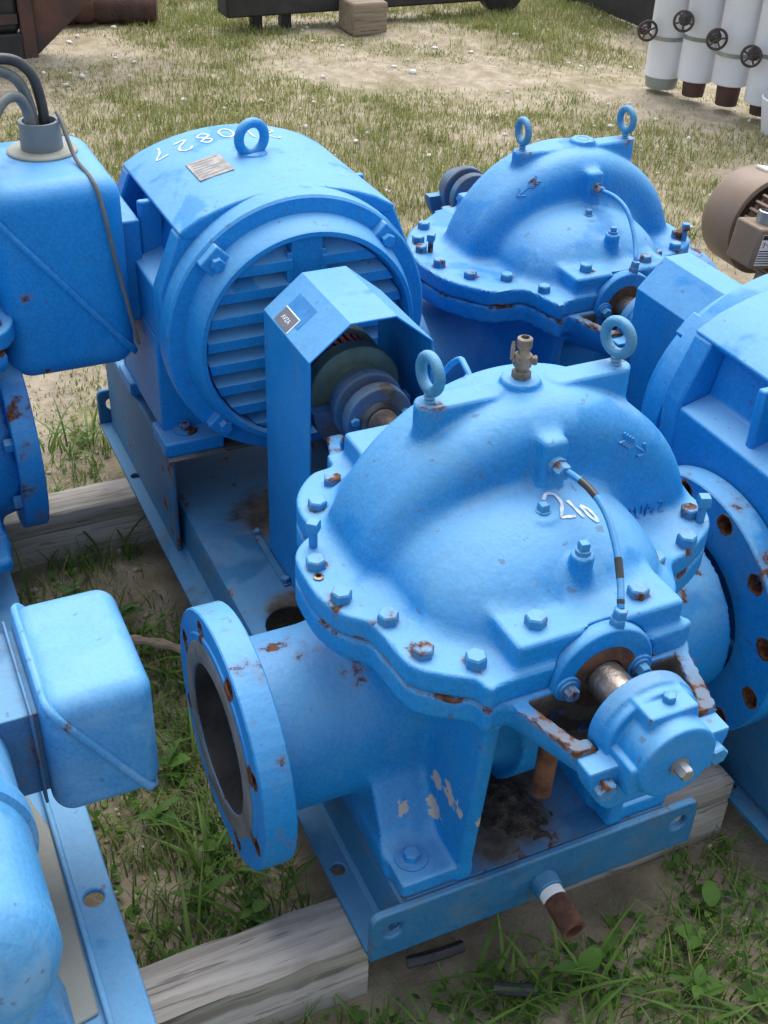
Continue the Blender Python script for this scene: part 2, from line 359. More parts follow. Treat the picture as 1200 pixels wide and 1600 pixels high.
def flange_mesh(name, R, bore, bc, n, rh, th, m, phase=0):
    """pipe flange along local x: face at x=0, back at x=-th"""
    b = MB(); rf = bore * 1.42; X = RX(phase)
    annulus_sector(b, rf, R - .002, bc, n, rh, 0); annulus_sector(b, bore, R - .002, bc, n, rh, -th)
    b.lathe([(0, R - .002), (-.002, R), (-th + .002, R), (-th, R - .002)], n * 6)
    b.lathe([(0, rf), (.002, rf - .002), (.002, bore), (-th, bore)], n * 6)
    for s in range(n):
        a = 2 * pi * (s + .5) / n; b.cyl((-th, bc * cos(a), bc * sin(a)), (0, bc * cos(a), bc * sin(a)), rh, n=24, cap=False)
    b.v = [tuple(X @ Vector(p)) for p in b.v]
    me = b.mesh(name, m, 40, recalc=True); co = np.array([v.co[:] for v in me.vertices]); val = np.zeros(len(co))
    for s in range(n):
        a = 2 * pi * (s + .5) / n + radians(phase); d = np.hypot(co[:, 1] - bc * cos(a), co[:, 2] - bc * sin(a)); val = np.maximum(val, (d < rh * 1.15) * 1.15)
    rim = (np.hypot(co[:, 1], co[:, 2]) > R - .0025) * .12
    at = me.attributes.new('rust', 'FLOAT', 'POINT'); at.data.foreach_set('value', np.maximum(val, rim).astype(np.float32))
    return me
def stamp_text(txt, size, depth, m, name):
    c = bpy.data.curves.new('txt', 'FONT'); c.body = txt; c.size = size; c.extrude = depth; c.align_x = 'CENTER'; c.align_y = 'CENTER'
    o = bpy.data.objects.new('txt', c); COL.objects.link(o); dg = bpy.context.evaluated_depsgraph_get()
    me = bpy.data.meshes.new_from_object(o.evaluated_get(dg)); bpy.data.objects.remove(o); me.name = name
    me.materials.clear(); me.materials.append(M[m]); return me
def ribbon(strokes, width, m, name, parent, Mx, bvh, lift=.0012):
    """hand-painted strokes: each a list of (point, direction) rays laid on a surface"""
    for st in strokes:
        b = MB(); pts = []
        for o, d in st:
            h = bvh.ray_cast(Vector(o), Vector(d).normalized())
            if h[0] is not None: pts.append((h[0] + h[1] * lift, h[1]))
        V = []; F = []
        for i, (p, n) in enumerate(pts):
            a = pts[max(0, i - 1)][0]; c = pts[min(len(pts) - 1, i + 1)][0]; t = (c - a)
            if t.length < 1e-9: continue
            s = t.normalized().cross(n).normalized() * width * .5 * (1 + .12 * sin(i * .9)); V += [tuple(p - s), tuple(p + s)]
        k = len(V) // 2
        F = [(2 * i, 2 * i + 1, 2 * i + 3, 2 * i + 2) for i in range(k - 1)]
        if k > 1: b.add(V, F); b.build(name, m, parent, Mx)

# ------------------------------------------------------------------ split-case pump
FL1 = [(.279, -.106), (.284, -.142), (.264, -.151), (.247, -.175), (.218, -.205), (.165, -.212), (.136, -.217), (.113, -.238), (.07, -.253), (.013, -.253), (-.015, -.246), (-.036, -.226), (-.046, -.205), (-.064, -.211), (-.105, -.209), (-.138, -.194), (-.168, -.164), (-.176, -.133), (-.196, -.128), (-.204, -.106),
       (-.204, .106), (-.208, .14), (-.19, .17), (-.175, .22), (-.134, .268), (-.06, .285), (0, .28), (.05, .276), (.09, .277), (.13, .256), (.163, .2), (.175, .165), (.214, .144), (.25, .114), (.279, .106)]
FL2 = [(.279, -.106), (.294, -.144), (.272, -.156), (.215, -.172), (.203, -.20), (.194, -.24), (.126, -.290), (.049, -.306), (-.014, -.300), (-.07, -.283), (-.12, -.25), (-.16, -.2), (-.19, -.16), (-.204, -.13), (-.204, .106),
       (-.208, .142), (-.2, .16), (-.19, .18), (-.175, .22), (-.134, .25), (-.06, .272), (0, .276), (.05, .276), (.09, .277), (.13, .256), (.163, .2), (.175, .165), (.214, .144), (.25, .114), (.279, .106)]
B1 = [(-.135, -.148), (-.093, -.186), (.02, -.234), (.088, -.230), (.143, -.197), (.207, -.185), (.243, -.14), (.10, .246), (.15, .204), (.168, .144), (.222, .112), (-.1, .25), (-.155, .2), (-.18, .14), (-.02, .262)]
B2 = [(-.014, -.278), (.062, -.277), (.129, -.246), (.16, -.186), (.232, -.148), (-.06, -.262), (-.12, -.22), (.10, .246), (.15, .204), (.168, .144), (.222, .112), (-.1, .23), (-.155, .19), (-.18, .13)]
def smooth_outline(P):
    return spline(P, 5, True)
def pump_casing(key, FLP, bolts, yv, eyes, cock, jacks, h, piped=(-.322, .352), rad=(.116, .126)):
    OUT = np.array(smooth_outline(FLP)); zv = -.03
    def d2cap(x, y, a, b, r):
        ay, by = a, b; yy = np.clip(y, min(ay, by), max(ay, by)); return np.sqrt(x * x + (y - yy) ** 2) - r
    def up(x, y, z):
        d2 = sd_poly(x, y, OUT); fl = sd_ext(d2, z, .0012, .032, .004)
        r = np.sqrt((y - yv) ** 2 + (z - zv) ** 2); vol = sd_disc(r, x, .243, .080, .046)
        s = np.where(x >= 0, x, .075 - x)
        sx = np.clip((s - .06) / .185, 0, .999); Cz = .128 * np.sqrt(1 - sx ** 2.4); By = .170 * np.sqrt(1 - sx ** 4.5)
        F = (np.abs(y + .006) / By) ** 2.25 + (np.maximum(z, 0) / Cz) ** 2.25
        hub = np.maximum((F ** .444 - 1) * np.minimum(By, Cz) * .9, s - .245)
        b = smin(vol, hub, .016)
        cav = np.maximum(.0012 - z, b); d = smin(fl, cav, .016)
        blk = sd_box(s, y, z, .20, .272, -.107, .107, .002, .066, .006); d = smin(d, blk, .012)
        rr = np.sqrt(y * y + z * z); d = smax(d, -np.maximum(rr - .0665, .2645 - s), .003)
        for ey, e2 in eyes: d = smin(d, sd_ext(d2cap(x, y, ey, e2, .0185), z, .04, .2135, .003), .007)
        d = smin(d, sd_ext(np.sqrt(x * x + (y - cock) ** 2) - .0245, z, .1, .222, .003), .006)
        d = smin(d, sd_ext(np.sqrt((x - .204) ** 2 + (y - .008) ** 2) - .0135, z, .0, .112, .003), .010)
        px = np.clip(x, .095, .130); d = smin(d, sd_ext(np.sqrt((x - px) ** 2 + (y - .0) ** 2) - .019, z, .0, .120, .004), .006)
        d = smin(d, sd_box(x, y, z, .04, .100, .014, .048, .125, .19, .008), .012)
        return d
    bz = [(x, y, .032) for x, y in bolts] + [(.243, -.07, .066), (.243, .062, .066)]
    def rust_u(P):
        e = near_pts(P, bz, .02) * 1.0
        rim = np.exp(-((P[:, 2] - .004) / .006) ** 2) * .55
        ey = near_pts(P, [(0, eyes[0][0], .214), (0, eyes[1][0], .208), (.03, .06, .2), (.06, .03, .18)], .028) * .5
        return np.maximum(np.maximum(e, rim), ey)
    U = net_mesh('upper_casing', up, (-.30, -.31, -.006), (.30, .31, .232), h, 'blue', {'rust': rust_u})
    zp = -.224
    def lo(x, y, z):
        d2 = sd_poly(x, y, OUT); fl = sd_ext(d2, z, -.034, -.0012, .004); s = np.where(x >= 0, x, .075 - x); sa = np.abs(x)
        F = (sa / .21) ** 2.6 + (np.abs(y) / .19) ** 2.4 + (np.minimum(z + .02, 0) / .24) ** 2; core = (F ** .42 - 1) * .17
        r = np.sqrt((y - yv * .5) ** 2 + (z + .05) ** 2); vol = sd_disc(r, x, .205, .085, .06)
        rp = np.sqrt(x * x + (z - zp) ** 2)
        tL = np.clip((y + .16) / .14, 0, 1); pL = np.maximum(np.maximum(rp - (rad[0] + .02 * tL * tL * (3 - 2 * tL)), y - .0), piped[0] - y)
        tR = np.clip((.33 - y) / .24, 0, 1); pR = np.maximum(np.maximum(rp - (rad[1] + .035 * tR * tR * (3 - 2 * tR)), -y), y - piped[1])
        d = smin(smin(core, vol, .04), smin(pL, pR, .02), .05)
        rb = np.sqrt(y * y + (z * 1.25) ** 2); tx = np.clip((s - .20) / .17, 0, 1); ro = .142 - .052 * tx
        brk = np.maximum(np.maximum(rb - ro, s - .372), .08 - s); d = smin(d, brk, .02)
        d = np.maximum(d, z + .0012)
        inner = np.maximum(np.maximum(rb - (ro - .019), .284 - s), s - .354); d = smax(d, -inner, .003)
        d = smax(d, -np.maximum(rb - .064, .33 - s), .002)
        d = smin(d, fl, .012)
        for sy in (-1, 1):
            yy = y * sy
            pad = sd_box(x, yy, z, -.225, .225, .104, .20, -.359, -.333, .004)
            web = smax(smax(np.abs(yy - .152) - .047, sa - (.165 - .55 * (z + .333)), .004), np.maximum(-.358 - z, z + .18), .004)
            rib = smax(smax(np.abs(yy - .114) - .0095, sa - (.228 + .10 * (z + .34)), .005), np.maximum(-.359 - z, z + .06), .003)
            foot = smin(smin(pad, web, .022), rib, .010)
            d = smin(d, foot, .012)
        hole = np.maximum(rp - .098, np.minimum(-.2 - y, 0) * 0 + (y + .2)); d = np.maximum(d, -hole)
        return d
    chips = [(.13, -.165, -.29), (.15, -.12, -.25), (.19, -.115, -.24), (.155, -.12, -.285), (.215, -.11, -.235)]
    def rust_l(P):
        return np.maximum(np.maximum(near_pts(P, [(.05, -.2, -.11), (.02, -.23, -.112), (-.02, -.28, -.11), (0, .33, -.09), (.08, .3, -.13), (.1, .31, -.2), (.05, .32, -.1)], .035) * .75, np.exp(-((P[:, 2] + .357) / .006) ** 2) * .6), np.exp(-((P[:, 2] + .003) / .005) ** 2) * .6)
    L = net_mesh('lower_casing', lo, (-.385, piped[0] - .012, -.365), (.385, piped[1] + .012, .004), h * 1.15, 'blue', {'rust': rust_l, 'chip': lambda P: near_pts(P, chips, .034), 'grime_shade': lambda P: np.maximum(np.clip((np.abs(P[:, 0] - .0) - .285) * 30, 0, 1) * np.clip((P[:, 2] + .012) * 90, 0, 1) * .7, 1.4 * (P[:, 0] > .262) * (np.sqrt(P[:, 1] ** 2 + (P[:, 2] * 1.25) ** 2) < (.142 - .052 * np.clip((P[:, 0] - .2) / .17, 0, 1)) - .014) * (P[:, 2] < -.004))})  # last term darkens the bracket cavity: the hollow's shade put into the colour
    return U, L, bz
def bearing_mesh(cap):
    def f(x, y, z):
        r = np.sqrt(y * y + z * z)
        d = sd_disc(r, x - .358, .0615, .0105, .004)
        if not cap: d = smin(d, sd_disc(r, x - .318, .057, .012, .003), .002)
        rl = np.sqrt(y * y + (z + .004) ** 2); ear = np.maximum(np.maximum(np.abs(y) - .088, z + .008), np.maximum(rl - .088, -.072 - z)); ear = np.maximum(ear, np.abs(x - .384) - .013)
        d = smin(d, ear, .006); d = smin(d, sd_disc(r, x - .370, .058, .010, .003), .003)
        d = smin(d, sd_disc(r, x - .398, .0465 if cap else .045, .026 if cap else .01, .003), .003)
        if cap:
            d = smin(d, sd_box(x, y, z, .365, .418, -.0535, .0535, -.034, .004, .004), .002)
            d = smin(d, sd_box(x, y, z, .365, .404, -.030, .030, .03, .0535, .003), .003)
        d = np.maximum(d, -(np.maximum(r - (.023 if cap else .031), x - (.36 if cap else .36))))
        if not cap: d = np.maximum(d, -(r - .023))
        return d
    return net_mesh('bearing_housing', f, (.29, -.1, -.09), (.436, .1, .075), .0024, 'blue_worn' if cap else 'blue_dusty', {'grime_shade': lambda P: (np.clip(.372 - P[:, 0], 0, .01) * 60 * np.clip(P[:, 2] * 20, 0, 1) * .5) if cap else np.clip(P[:, 2] * 14 - .1, 0, .8)})
def pump(parent, Mx, key, U, L, bz, yv, eyes, cock, jacks, fpos, second=False):
    up = link('upper_casing', U, parent, Mx); lo = link('lower_casing', L, parent, Mx)
    for p in bz: bolt(up, Mx @ T(p))
    for x, y in jacks: bolt(up, Mx @ T((x, y, .032)), 'jack', 'jack_bolt')
    em = lazy('eye_p', lambda: eye_mesh('eye'))
    for (ey, _), rz in zip(eyes, (-86, -76) if not second else (-92, -86)): link('eye_bolt', em, up, Mx @ T((0, ey, .212)) @ RZ(rz) @ RX(4))
    bolt(up, Mx @ T((.204, .008, .111)), 'plug', 'pipe_plug'); bolt(up, Mx @ T((.130, .0, .118)), 'plug', 'pipe_plug')
    # flanges
    fl = link('discharge_flange', lazy('flL', lambda: flange_mesh('discharge_flange', .1715, .0995, .149, 8, .0115, .041, 'blue')), parent, Mx @ (T((0, fpos[0], -.224)) @ RZ(-90) if not second else T((0, .394, -.224)) @ RZ(90)))
    fr = link('suction_flange', lazy('flR', lambda: flange_mesh('suction_flange', .2, .118, .178, 12, .0140, .042, 'blue_worn')), parent, Mx @ (T((0, fpos[1] + .042, -.224)) @ RZ(90) if not second else T((0, -.364, -.224)) @ RZ(-90)))
    if not second:
        MB().lathe([(.0022, .130), (.0035, .128), (.0035, .101), (.0022, .0995)], 64).build('gasket_face', 'gasket', fl, WM[fl])
        MB().lathe([(.001, .0992), (-.25, .0992), (-.25, .0001)], 48).build('bore_lining', 'pipe_in', fl, WM[fl])
        MB().bx(-.03, -.012, -.028, .028, .2003, .2015, RX(-58)).build('nameplate', 'plate', fr, WM[fr] @ RX(0))
    # shaft, glands, bearings
    MB().lathe([(-.30, .0001), (-.30, .0225), (.33, .0225), (.335, .0215), (.40, .0215), (.40, .0001)], 32).build('shaft', 'steel', parent, Mx)
    for sx in (1, -1):
        Mg = Mx if sx > 0 else Mx @ T((.075, 0, 0)) @ RZ(180)
        g = MB(); g.lathe([(.2655, .0001), (.2655, .0655), (.268, .0665), (.281, .0665), (.285, .064), (.285, .031), (.28, .0265), (.27, .0255)], 48)
        for s2 in (-1, 1): g.cyl((.27, s2 * .047, 0.0), (.288, s2 * .047, 0.0), .0165, n=20)
        gl = g.build('gland', 'gland', parent, Mg, .0015)
        MB().lathe([(.2855, .042), (.287, .037), (.2865, .0245), (.28, .0235)], 32).build('packing_rust', 'rust', gl, Mg)
        for s2 in (-1, 1): bolt(gl, Mg @ T((.288, s2 * .047, 0)) @ RY(90), 'gland')
    bh = link('bearing_housing', lazy('bear1', lambda: bearing_mesh(True)), parent, Mx)
    for s2 in (-1, 1): bolt(bh, Mx @ T((.397, s2 * .069, -.032)) @ RY(90))
    bolt(bh, Mx @ T((.424, 0, -.002)) @ RY(90), 'zinc', 'cap_screw'); bolt(bh, Mx @ T((.386, 0.004, .053)), 'small', 'grease_plug')
    MR = Mx @ T((-.0265, 0, 0)) @ RZ(180) @ Matrix.Scale(.92, 4)
    b2 = link('bearing_housing', lazy('bear2', lambda: bearing_mesh(False)), parent, MR)
    MB().lathe([(.300, .0235), (.300, .034), (.312, .034)], 32).build('seal_ring', 'steel', b2, MR)
    for s2 in (-1, 1): bolt(b2, MR @ T((.307, s2 * .044, .006)) @ RY(-90), 'small')
    # seal flush tube
    for sx in (1, -1) if not second else (1,):
        Mf = Mx @ (I4 if sx > 0 else Matrix.Diagonal((-1, 1, 1, 1)))
        P = [(.098, .031, .158), (.125, .036, .160), (.155, .041, .158), (.19, .042, .147), (.225, .036, .124), (.252, .027, .101), (.268, .019, .088), (.2755, .016, .074)] if sx > 0 else [(.10, .031, .158), (.13, .034, .17), (.16, .04, .165), (.19, .035, .13), (.20, .014, .075)]
        path = spline(P, 8)
        tb = MB().tube(path, .0042, 10).build('seal_flush_tube', 'blue_worn' if sx > 0 else 'blue', up, Mf)
        MB().cyl((.094, .031, .158), (.107, .031, .158), .0125, n=16).hexhead(.0105, .013, T((.106, .0315, .158)) @ RY(90)).build('tube_fitting', 'bolt', up, Mf)
        if sx > 0: MB().hexhead(.0095, .011, T((.2755, .0135, .063))).hexhead(.0085, .010, T((.2752, .0145, .074)) @ RX(-8)).build('tube_fitting', 'bolt', up, Mf)
        if sx > 0 and not second:
            for a, b in ((2, 5), (12, 19), (34, 39), (47, 49), (51, 54)):
                MB().tube(path[a:b + 1], .0045, 10).build('black_paint_worn_band', 'rubber_black', up, Mf)
    return up, lo, fl, fr
def cast_arrow(parent, Mx, m='blue'):
    b = MB()
    def bar(p, q, w=.0042, h=.0026):
        p = Vector((p[0], p[1], 0)); q = Vector((q[0], q[1], 0)); t = (q - p).normalized(); s = Vector((-t.y, t.x, 0)) * w * .5
        b.add([p - s, p + s, q + s, q - s, p - s * .4 + Vector((0, 0, h)), p + s * .4 + Vector((0, 0, h)), q + s * .4 + Vector((0, 0, h)), q - s * .4 + Vector((0, 0, h))], [(0, 1, 2, 3), (4, 7, 6, 5), (0, 4, 5, 1), (1, 5, 6, 2), (2, 6, 7, 3), (3, 7, 4, 0)])
    bar((-.02, 0), (.022, 0))
    for i in range(4):
        x = -.018 + i * .0055; bar((x, 0), (x - .009, .007)); bar((x, 0), (x - .009, -.007))
    bar((.024, 0), (.012, .009), .0045); bar((.024, 0), (.012, -.009), .0045)
    return b.build('cast_arrow', m, parent, Mx)
# ------------------------------------------------------------------ motors, baseplates, guards
def cut(me, cutters):
    """subtract closed MB cutters from a mesh once, at build time"""
    o = bpy.data.objects.new('tmp', me); COL.objects.link(o); cs = []
    for c in cutters:
        k = bpy.data.objects.new('cut', c.mesh('cut', 'dark')); COL.objects.link(k); cs.append(k)
        b = o.modifiers.new('b', 'BOOLEAN'); b.operation = 'DIFFERENCE'; b.solver = 'EXACT'; b.object = k
    bpy.context.view_layer.update()
    r = bpy.data.meshes.new_from_object(o.evaluated_get(bpy.context.evaluated_depsgraph_get())); r.name = me.name
    for k in [o] + cs: bpy.data.objects.remove(k)
    while len(r.materials) > 1: r.materials.pop()
    r.polygons.foreach_set('material_index', [0] * len(r.polygons))
    r.set_sharp_from_angle(angle=radians(35)); return r
def bev(o, wd, ang=40):
    b = o.modifiers.new('bevel', 'BEVEL'); b.width = wd; b.segments = 2; b.limit_method = 'ANGLE'; b.angle_limit = radians(ang); return o
def arc(cy, cz, R, a0, a1, n): return [(cy + R * cos(radians(a0 + (a1 - a0) * i / n)), cz + R * sin(radians(a0 + (a1 - a0) * i / n))) for i in range(n + 1)]
DIG = {'0': [[(.5, 1), (.15, .8), (.05, .5), (.15, .15), (.5, 0), (.85, .2), (.95, .5), (.85, .85), (.5, 1)]], '1': [[(.5, 1), (.5, 0)]], '2': [[(.05, .78), (.2, .97), (.6, 1), (.85, .8), (.75, .5), (.1, .02), (.95, .05)]],
       '7': [[(.05, .95), (.9, 1), (.45, .5), (.3, 0)]], '8': [[(.5, .52), (.15, .75), (.5, 1), (.85, .75), (.5, .52), (.1, .25), (.5, 0), (.9, .25), (.5, .52)]]}
MOTORME = {}
def motor_meshes():
    if MOTORME: return MOTORME
    low = arc(0, 0, .222, 180, 360, 24)
    full = low + [(.223, .081), (.187, .175)] + [(y, .2265 - y * y / (2 * .37)) for y in np.linspace(.15, -.15, 11)] + [(-.187, .175), (-.223, .081)]
    core = low + [(.222, .075), (.172, .088), (.155, .17)] + [(-.155, .17), (-.172, .088), (-.222, .075)]
    fr = MB(); pil = low + [(.223, .081), (.186, .172), (-.186, .172), (-.223, .081)]; fr.prism(pil, -.128, -.089, 'x'); fr.prism(pil, -.43, -.39, 'x'); fr.prism(core, -.3905, -.1275, 'x')
    cover = [(.187, .175)] + [(y, .2265 - y * y / (2 * .37)) for y in np.linspace(.15, -.15, 11)] + [(-.187, .175), (-.178, .163), (.178, .163)]
    fr.prism(cover, -.432, -.087, 'x')
    for s in (-1, 1):
        fr.bx(-.27, -.255, min(s * .165, s * .205), max(s * .165, s * .205), .07, .17)
        fr.prism([(s * .12, -.16), (s * .222, -.02), (s * .222, -.21), (s * .12, -.21)], -.40, -.145, 'x')
        for x0, x1 in ((-.185, -.098), (-.42, -.33)):
            fr.bx(x0, x1, min(s * .125, s * .232), max(s * .125, s * .232), -.234, -.206)
            fr.prism([(s * .14, -.16), (s * .218, -.07), (s * .222, -.207), (s * .14, -.207)], x0, x0 + .018, 'x')
    fr.lathe([(-.43, .205), (-.46, .20), (-.475, .17), (-.475, .0001)], 48)
    MOTORME['frame'] = fr.mesh('motor_frame', 'blue_clean', 32)
    eb = MB(); eb.lathe([(-.0885, .2), (-.0885, .2285), (-.075, .2295), (-.05, .228), (-.046, .224), (-.046, .200), (-.03, .1965), (-.004, .188), (0, .1855), (0, .178), (-.003, .176), (-.035, .172), (-.06, .171), (-.06, .001)], 72)
    eb.bx(-.06, -.016, -.026, .026, -.172, .172); eb.lathe([(-.06, .075), (-.012, .066), (-.008, .06), (-.008, .0001)], 40)
    MOTORME['bell'] = eb.mesh('end_bell', 'blue_clean', 30)
    MOTORME['dark'] = MB().lathe([(-.058, .1705), (-.058, .0001)], 48).mesh('shade_disc', 'dark')  # dark disc: the shade behind the louvre slats, put into the colour
    return MOTORME
def motor(parent, Mx):
    mm = motor_meshes()
    fr = bev(link('motor_frame', mm['frame'], parent, Mx), .004); eb = link('end_bell', mm['bell'], parent, Mx)
    link('shade_disc', mm['dark'], eb, Mx)
    for s in (-1, 1):
        for i in range(8):
            z = -.160 + i * .0405
            pf = [(-.011, -.001), (-.011, .0165), (-.046, .0335), (-.048, .029), (-.020, .0)]
            ye = [sqrt(max(.1735 ** 2 - (z + q[1]) ** 2, 1e-4)) - .002 for q in pf]
            V = [(q[0], s * .026, z + q[1]) for q in pf] + [(q[0], s * max(e_, .03), z + q[1]) for q, e_ in zip(pf, ye)]
            MB().add(V, [tuple(range(5)), tuple(range(9, 4, -1))] + [(i_, (i_ + 1) % 5, 5 + (i_ + 1) % 5, 5 + i_) for i_ in range(5)]).build('louvre_slat', 'blue_clean', eb, Mx, .001)
        # vertical jamb at the outer end is the bell wall itself
        MB().bx(-.03, -.0135, .024 if s > 0 else -.034, .034 if s > 0 else -.024, -.15, .15).build('louvre_jamb', 'blue_clean', eb, Mx, .002)
    for a in (45, 135, 225, 315):
        L = MB().bx(-.05, -.028, -.021, .021, -.024, .019).build('bolt_lug', 'blue_clean', eb, Mx @ RX(a - 90) @ T((0, 0, .204)), .003)
        bolt(eb, Mx @ RX(a) @ T((-.029, .204, 0)) @ RY(90), 'motor')
    for s in (-1, 1):
        for x in (-.135, -.37): bolt(fr, Mx @ T((x, s * .185, -.205)), 'wbolt')
    return fr, eb
def rrect(w, h, r, n=5, bottom=True):
    pts = []
    for cx, cy, a in ((w - r, h - r, 0), (r, h - r, 90)):
        pts += [(cx + r * cos(radians(a + 90 * i / n)), cy + r * sin(radians(a + 90 * i / n))) for i in range(n + 1)]
    return pts + [(0, 0), (w, 0)]
def baseplate(parent, x0, x1, y0, y1, holes, deck=.175, lug_holes=True, flange_holes=()):
    W = y1 - y0; half = [(0, .0905), (0, .0995), (.033, .0995), (.0385, .106), (.042, deck - .016), (.046, deck - .006), (.056, deck)]
    inn = [(.058, deck - .009), (.052, deck - .012), (.049, deck - .02), (.044, .0905)]
    poly = [(y0 + a, z) for a, z in half] + [(y1 - a, z) for a, z in half[::-1]] + [(y1 - a, z) for a, z in inn[::-1]] + [(y0 + a, z) for a, z in inn]
    me = MB().prism(poly, x0 + .012, x1 - .012, 'x').mesh('baseplate', 'blue_skid', 50)
    cs = [MB().cyl((hx, hy, .15), (hx, hy, .2), hr, n=40) for hx, hy, hr in holes] + [MB().cyl((hx, hy, .08), (hx, hy, .12), .0095, n=18) for hx, hy in flange_holes]
    if cs: me = cut(me, cs)
    bp = bev(link('baseplate', me, parent), .002)
    for xe, s in ((x1, -1), (x0, 1)):
        pl = MB().prism([(y0 + a, .0905 + b) for a, b in rrect(W, .0865, .014)], min(xe, xe + s * .0115), max(xe, xe + s * .0115), 'x').mesh('end_plate', 'blue_skid')
        pl = cut(pl, [MB().cyl((xe - .03, y, .142), (xe + .03, y, .142), .0135, n=24) for y in (y0 + .03, y1 - .03)])
        bev(link('end_plate', pl, parent), .003)
    return bp
def guard(parent, x0, x1, yc, zs, pts, bot, m='blue_clean'):
    t = .0035; P = [(pts[0][0], bot)] + pts + [(pts[-1][0], bot)]
    Q = []
    for i, p in enumerate(P):
        a = Vector(P[max(i - 1, 0)]); b = Vector(P[min(i + 1, len(P) - 1)]); d = (b - a).normalized(); Q.append((p[0] + d.y * t, p[1] - d.x * t))
    poly = [(yc + a, zs + b) for a, b in P] + [(yc + a, zs + b) for a, b in Q[::-1]]
    me = MB().prism(poly, x0, x1, 'x')
    return me.build('coupling_guard', m, parent, I4, .0012)
def box_meshes(lo, hi, r, p, q, proud, thick, flip=1):
    """terminal box split along the slanted line p-q (in y,z): body and raised lip"""
    d = Vector((q[0] - p[0], q[1] - p[1])).normalized(); n = (-d.y, d.x)
    def body(x, y, z): return sd_box(x, y, z, lo[0], hi[0], lo[1], hi[1], lo[2], hi[2], r)
    def lip(x, y, z):
        pd = (y - p[0]) * n[0] + (z - p[1]) * n[1]
        return smax(sd_box(x, y, z, lo[0] - proud, hi[0] + proud, lo[1] - proud, hi[1] + proud, lo[2] - proud, hi[2] + proud, r), np.abs(pd) - thick, .003)
    e = .015
    return body, lip, (lo[0] - e, lo[1] - e, lo[2] - e), (hi[0] + e, hi[1] + e, hi[2] + e)

ZS = .534
# ================================================================== main pump set
S1 = thing('pump_set', 'blue split case pump set with green coupling under octagonal guard and louvred motor', 'pump', (-.7, .248, .09), 'blue pump sets on timber sleepers')
bp = baseplate(S1, -1.426, 0, 0, .496, [(-.561, .115, .046)], flange_holes=[(-.145, .017), (-1.19, .017)])
MB().bx(-1.40, -.915, .022, .474, .292, .3).bx(-1.40, -.915, .022, .030, .10, .2925).bx(-1.40, -.915, .466, .474, .10, .2925).build('motor_pedestal', 'blue_skid', S1, I4, .003)
for y0, y1 in ((.018, .122), (.374, .478)): MB().bx(-1.02, -.905, y0, y1, .3, .3005).build('shim_plate', 'gasket', bp)
dp = MB().cyl((-.002, .25, .128), (.02, .25, .128), .021, .019, 24).build('drain_boss', 'blue_skid', bp, I4, .003)
MB().cyl((.019, .25, .128), (.032, .25, .127), .0165, n=24).build('thread_tape', 'tape', bp)
MB().lathe([(0, .0165), (.048, .0168), (.049, .0125), (.02, .0122)], 24, T((.031, .25, .127)) @ RY(6)).build('drain_nipple', 'rust', bp)
st = MB().tube([(.005, .222, .43), (.003, .222, .36), (0, .223, .315)], [.013, .0125, .013], 16).build('drain_stub', 'rust', S1)
# soil and leaf litter caught between the pump feet
dv = []; df = []; gx = np.linspace(-.215, -.03, 34); gy = np.linspace(.165, .31, 28); rr_ = np.random.default_rng(4)
hh = rr_.normal(0, 1, (34, 28)); hh = (hh + np.roll(hh, 1, 0) + np.roll(hh, 1, 1) + np.roll(hh, (1, 1), (0, 1))) / 4
for i in range(34):
    for j in range(28):
        e = 1 - ((gx[i] + .12) / .085) ** 2 - ((gy[j] - .235 - .25 * (gx[i] + .12)) / .05) ** 2
        dv.append((gx[i], gy[j], .1755 + min(.016, max(-.004, e * .012 + hh[i, j] * .005 * (e > -.3)))))
df = [(i * 28 + j, i * 28 + 28 + j, i * 28 + 29 + j, i * 28 + 1 + j) for i in range(33) for j in range(27)]
M['litter'] = plain('soil_litter', (.075, .055, .038), .95, .6, 60, bmp=.8, bscale=200, alt=(.02, .016, .012))
MB().add(dv, df).build('soil_litter', 'litter', bp, I4, 0, 60, 'stuff')
# casing
EY1 = [(-.085, -.01), (.170, .09)]; J1 = [(-.018, -.222), (.117, .25)]
U1, L1, bz1 = pump_casing('p1', FL1, B1, .04, EY1, .035, J1, .0042)
P1 = T((-.24, .248, ZS))
up1, lo1, fl1, fr1 = pump(S1, P1, 'p1', U1, L1, bz1, .04, EY1, .035, J1, (-.358, .366))
MB().lathe([(0, .0001), (0, .0062), (.002, .0066), (.003, .0035), (-.008, .0035)], 16, RY(-90)).build('pin_hole', 'steel', up1, P1 @ T((.041, -.239, .032)))
for s in (-1, 1):
    for x in (.19, -.19): bolt(lo1, P1 @ T((x, s * .172, -.333)), 'wbolt')
bv1 = BVHTree.FromPolygons([P1 @ v.co for v in U1.vertices], [tuple(p.vertices) for p in U1.polygons])
def pix(u, v):
    d = FW + RT * ((u - 600) / 1854.66) - UP * ((v - 800) / 1854.66); return (CAMP, d)
def on_surface(bv, u, v): return bv.ray_cast(*[Vector(a) for a in pix(u, v)])
def decal_frame(bv, o, xdir):
    h = bv.ray_cast(Vector(o[0]), Vector(o[1]).normalized()); n = h[1].normalized(); x = Vector(xdir); x = (x - n * x.dot(n)).normalized(); y = n.cross(x)
    return Matrix(((x.x, y.x, n.x, h[0].x), (x.y, y.y, n.y, h[0].y), (x.z, y.z, n.z, h[0].z), (0, 0, 0, 1)))
cast_arrow(up1, decal_frame(bv1, pix(992, 697), (0, .8, -.6)) @ T((0, 0, -.0005)))
tm = stamp_text('485UA-2', .021, .0016, 'blue_worn', 'cast_lettering')
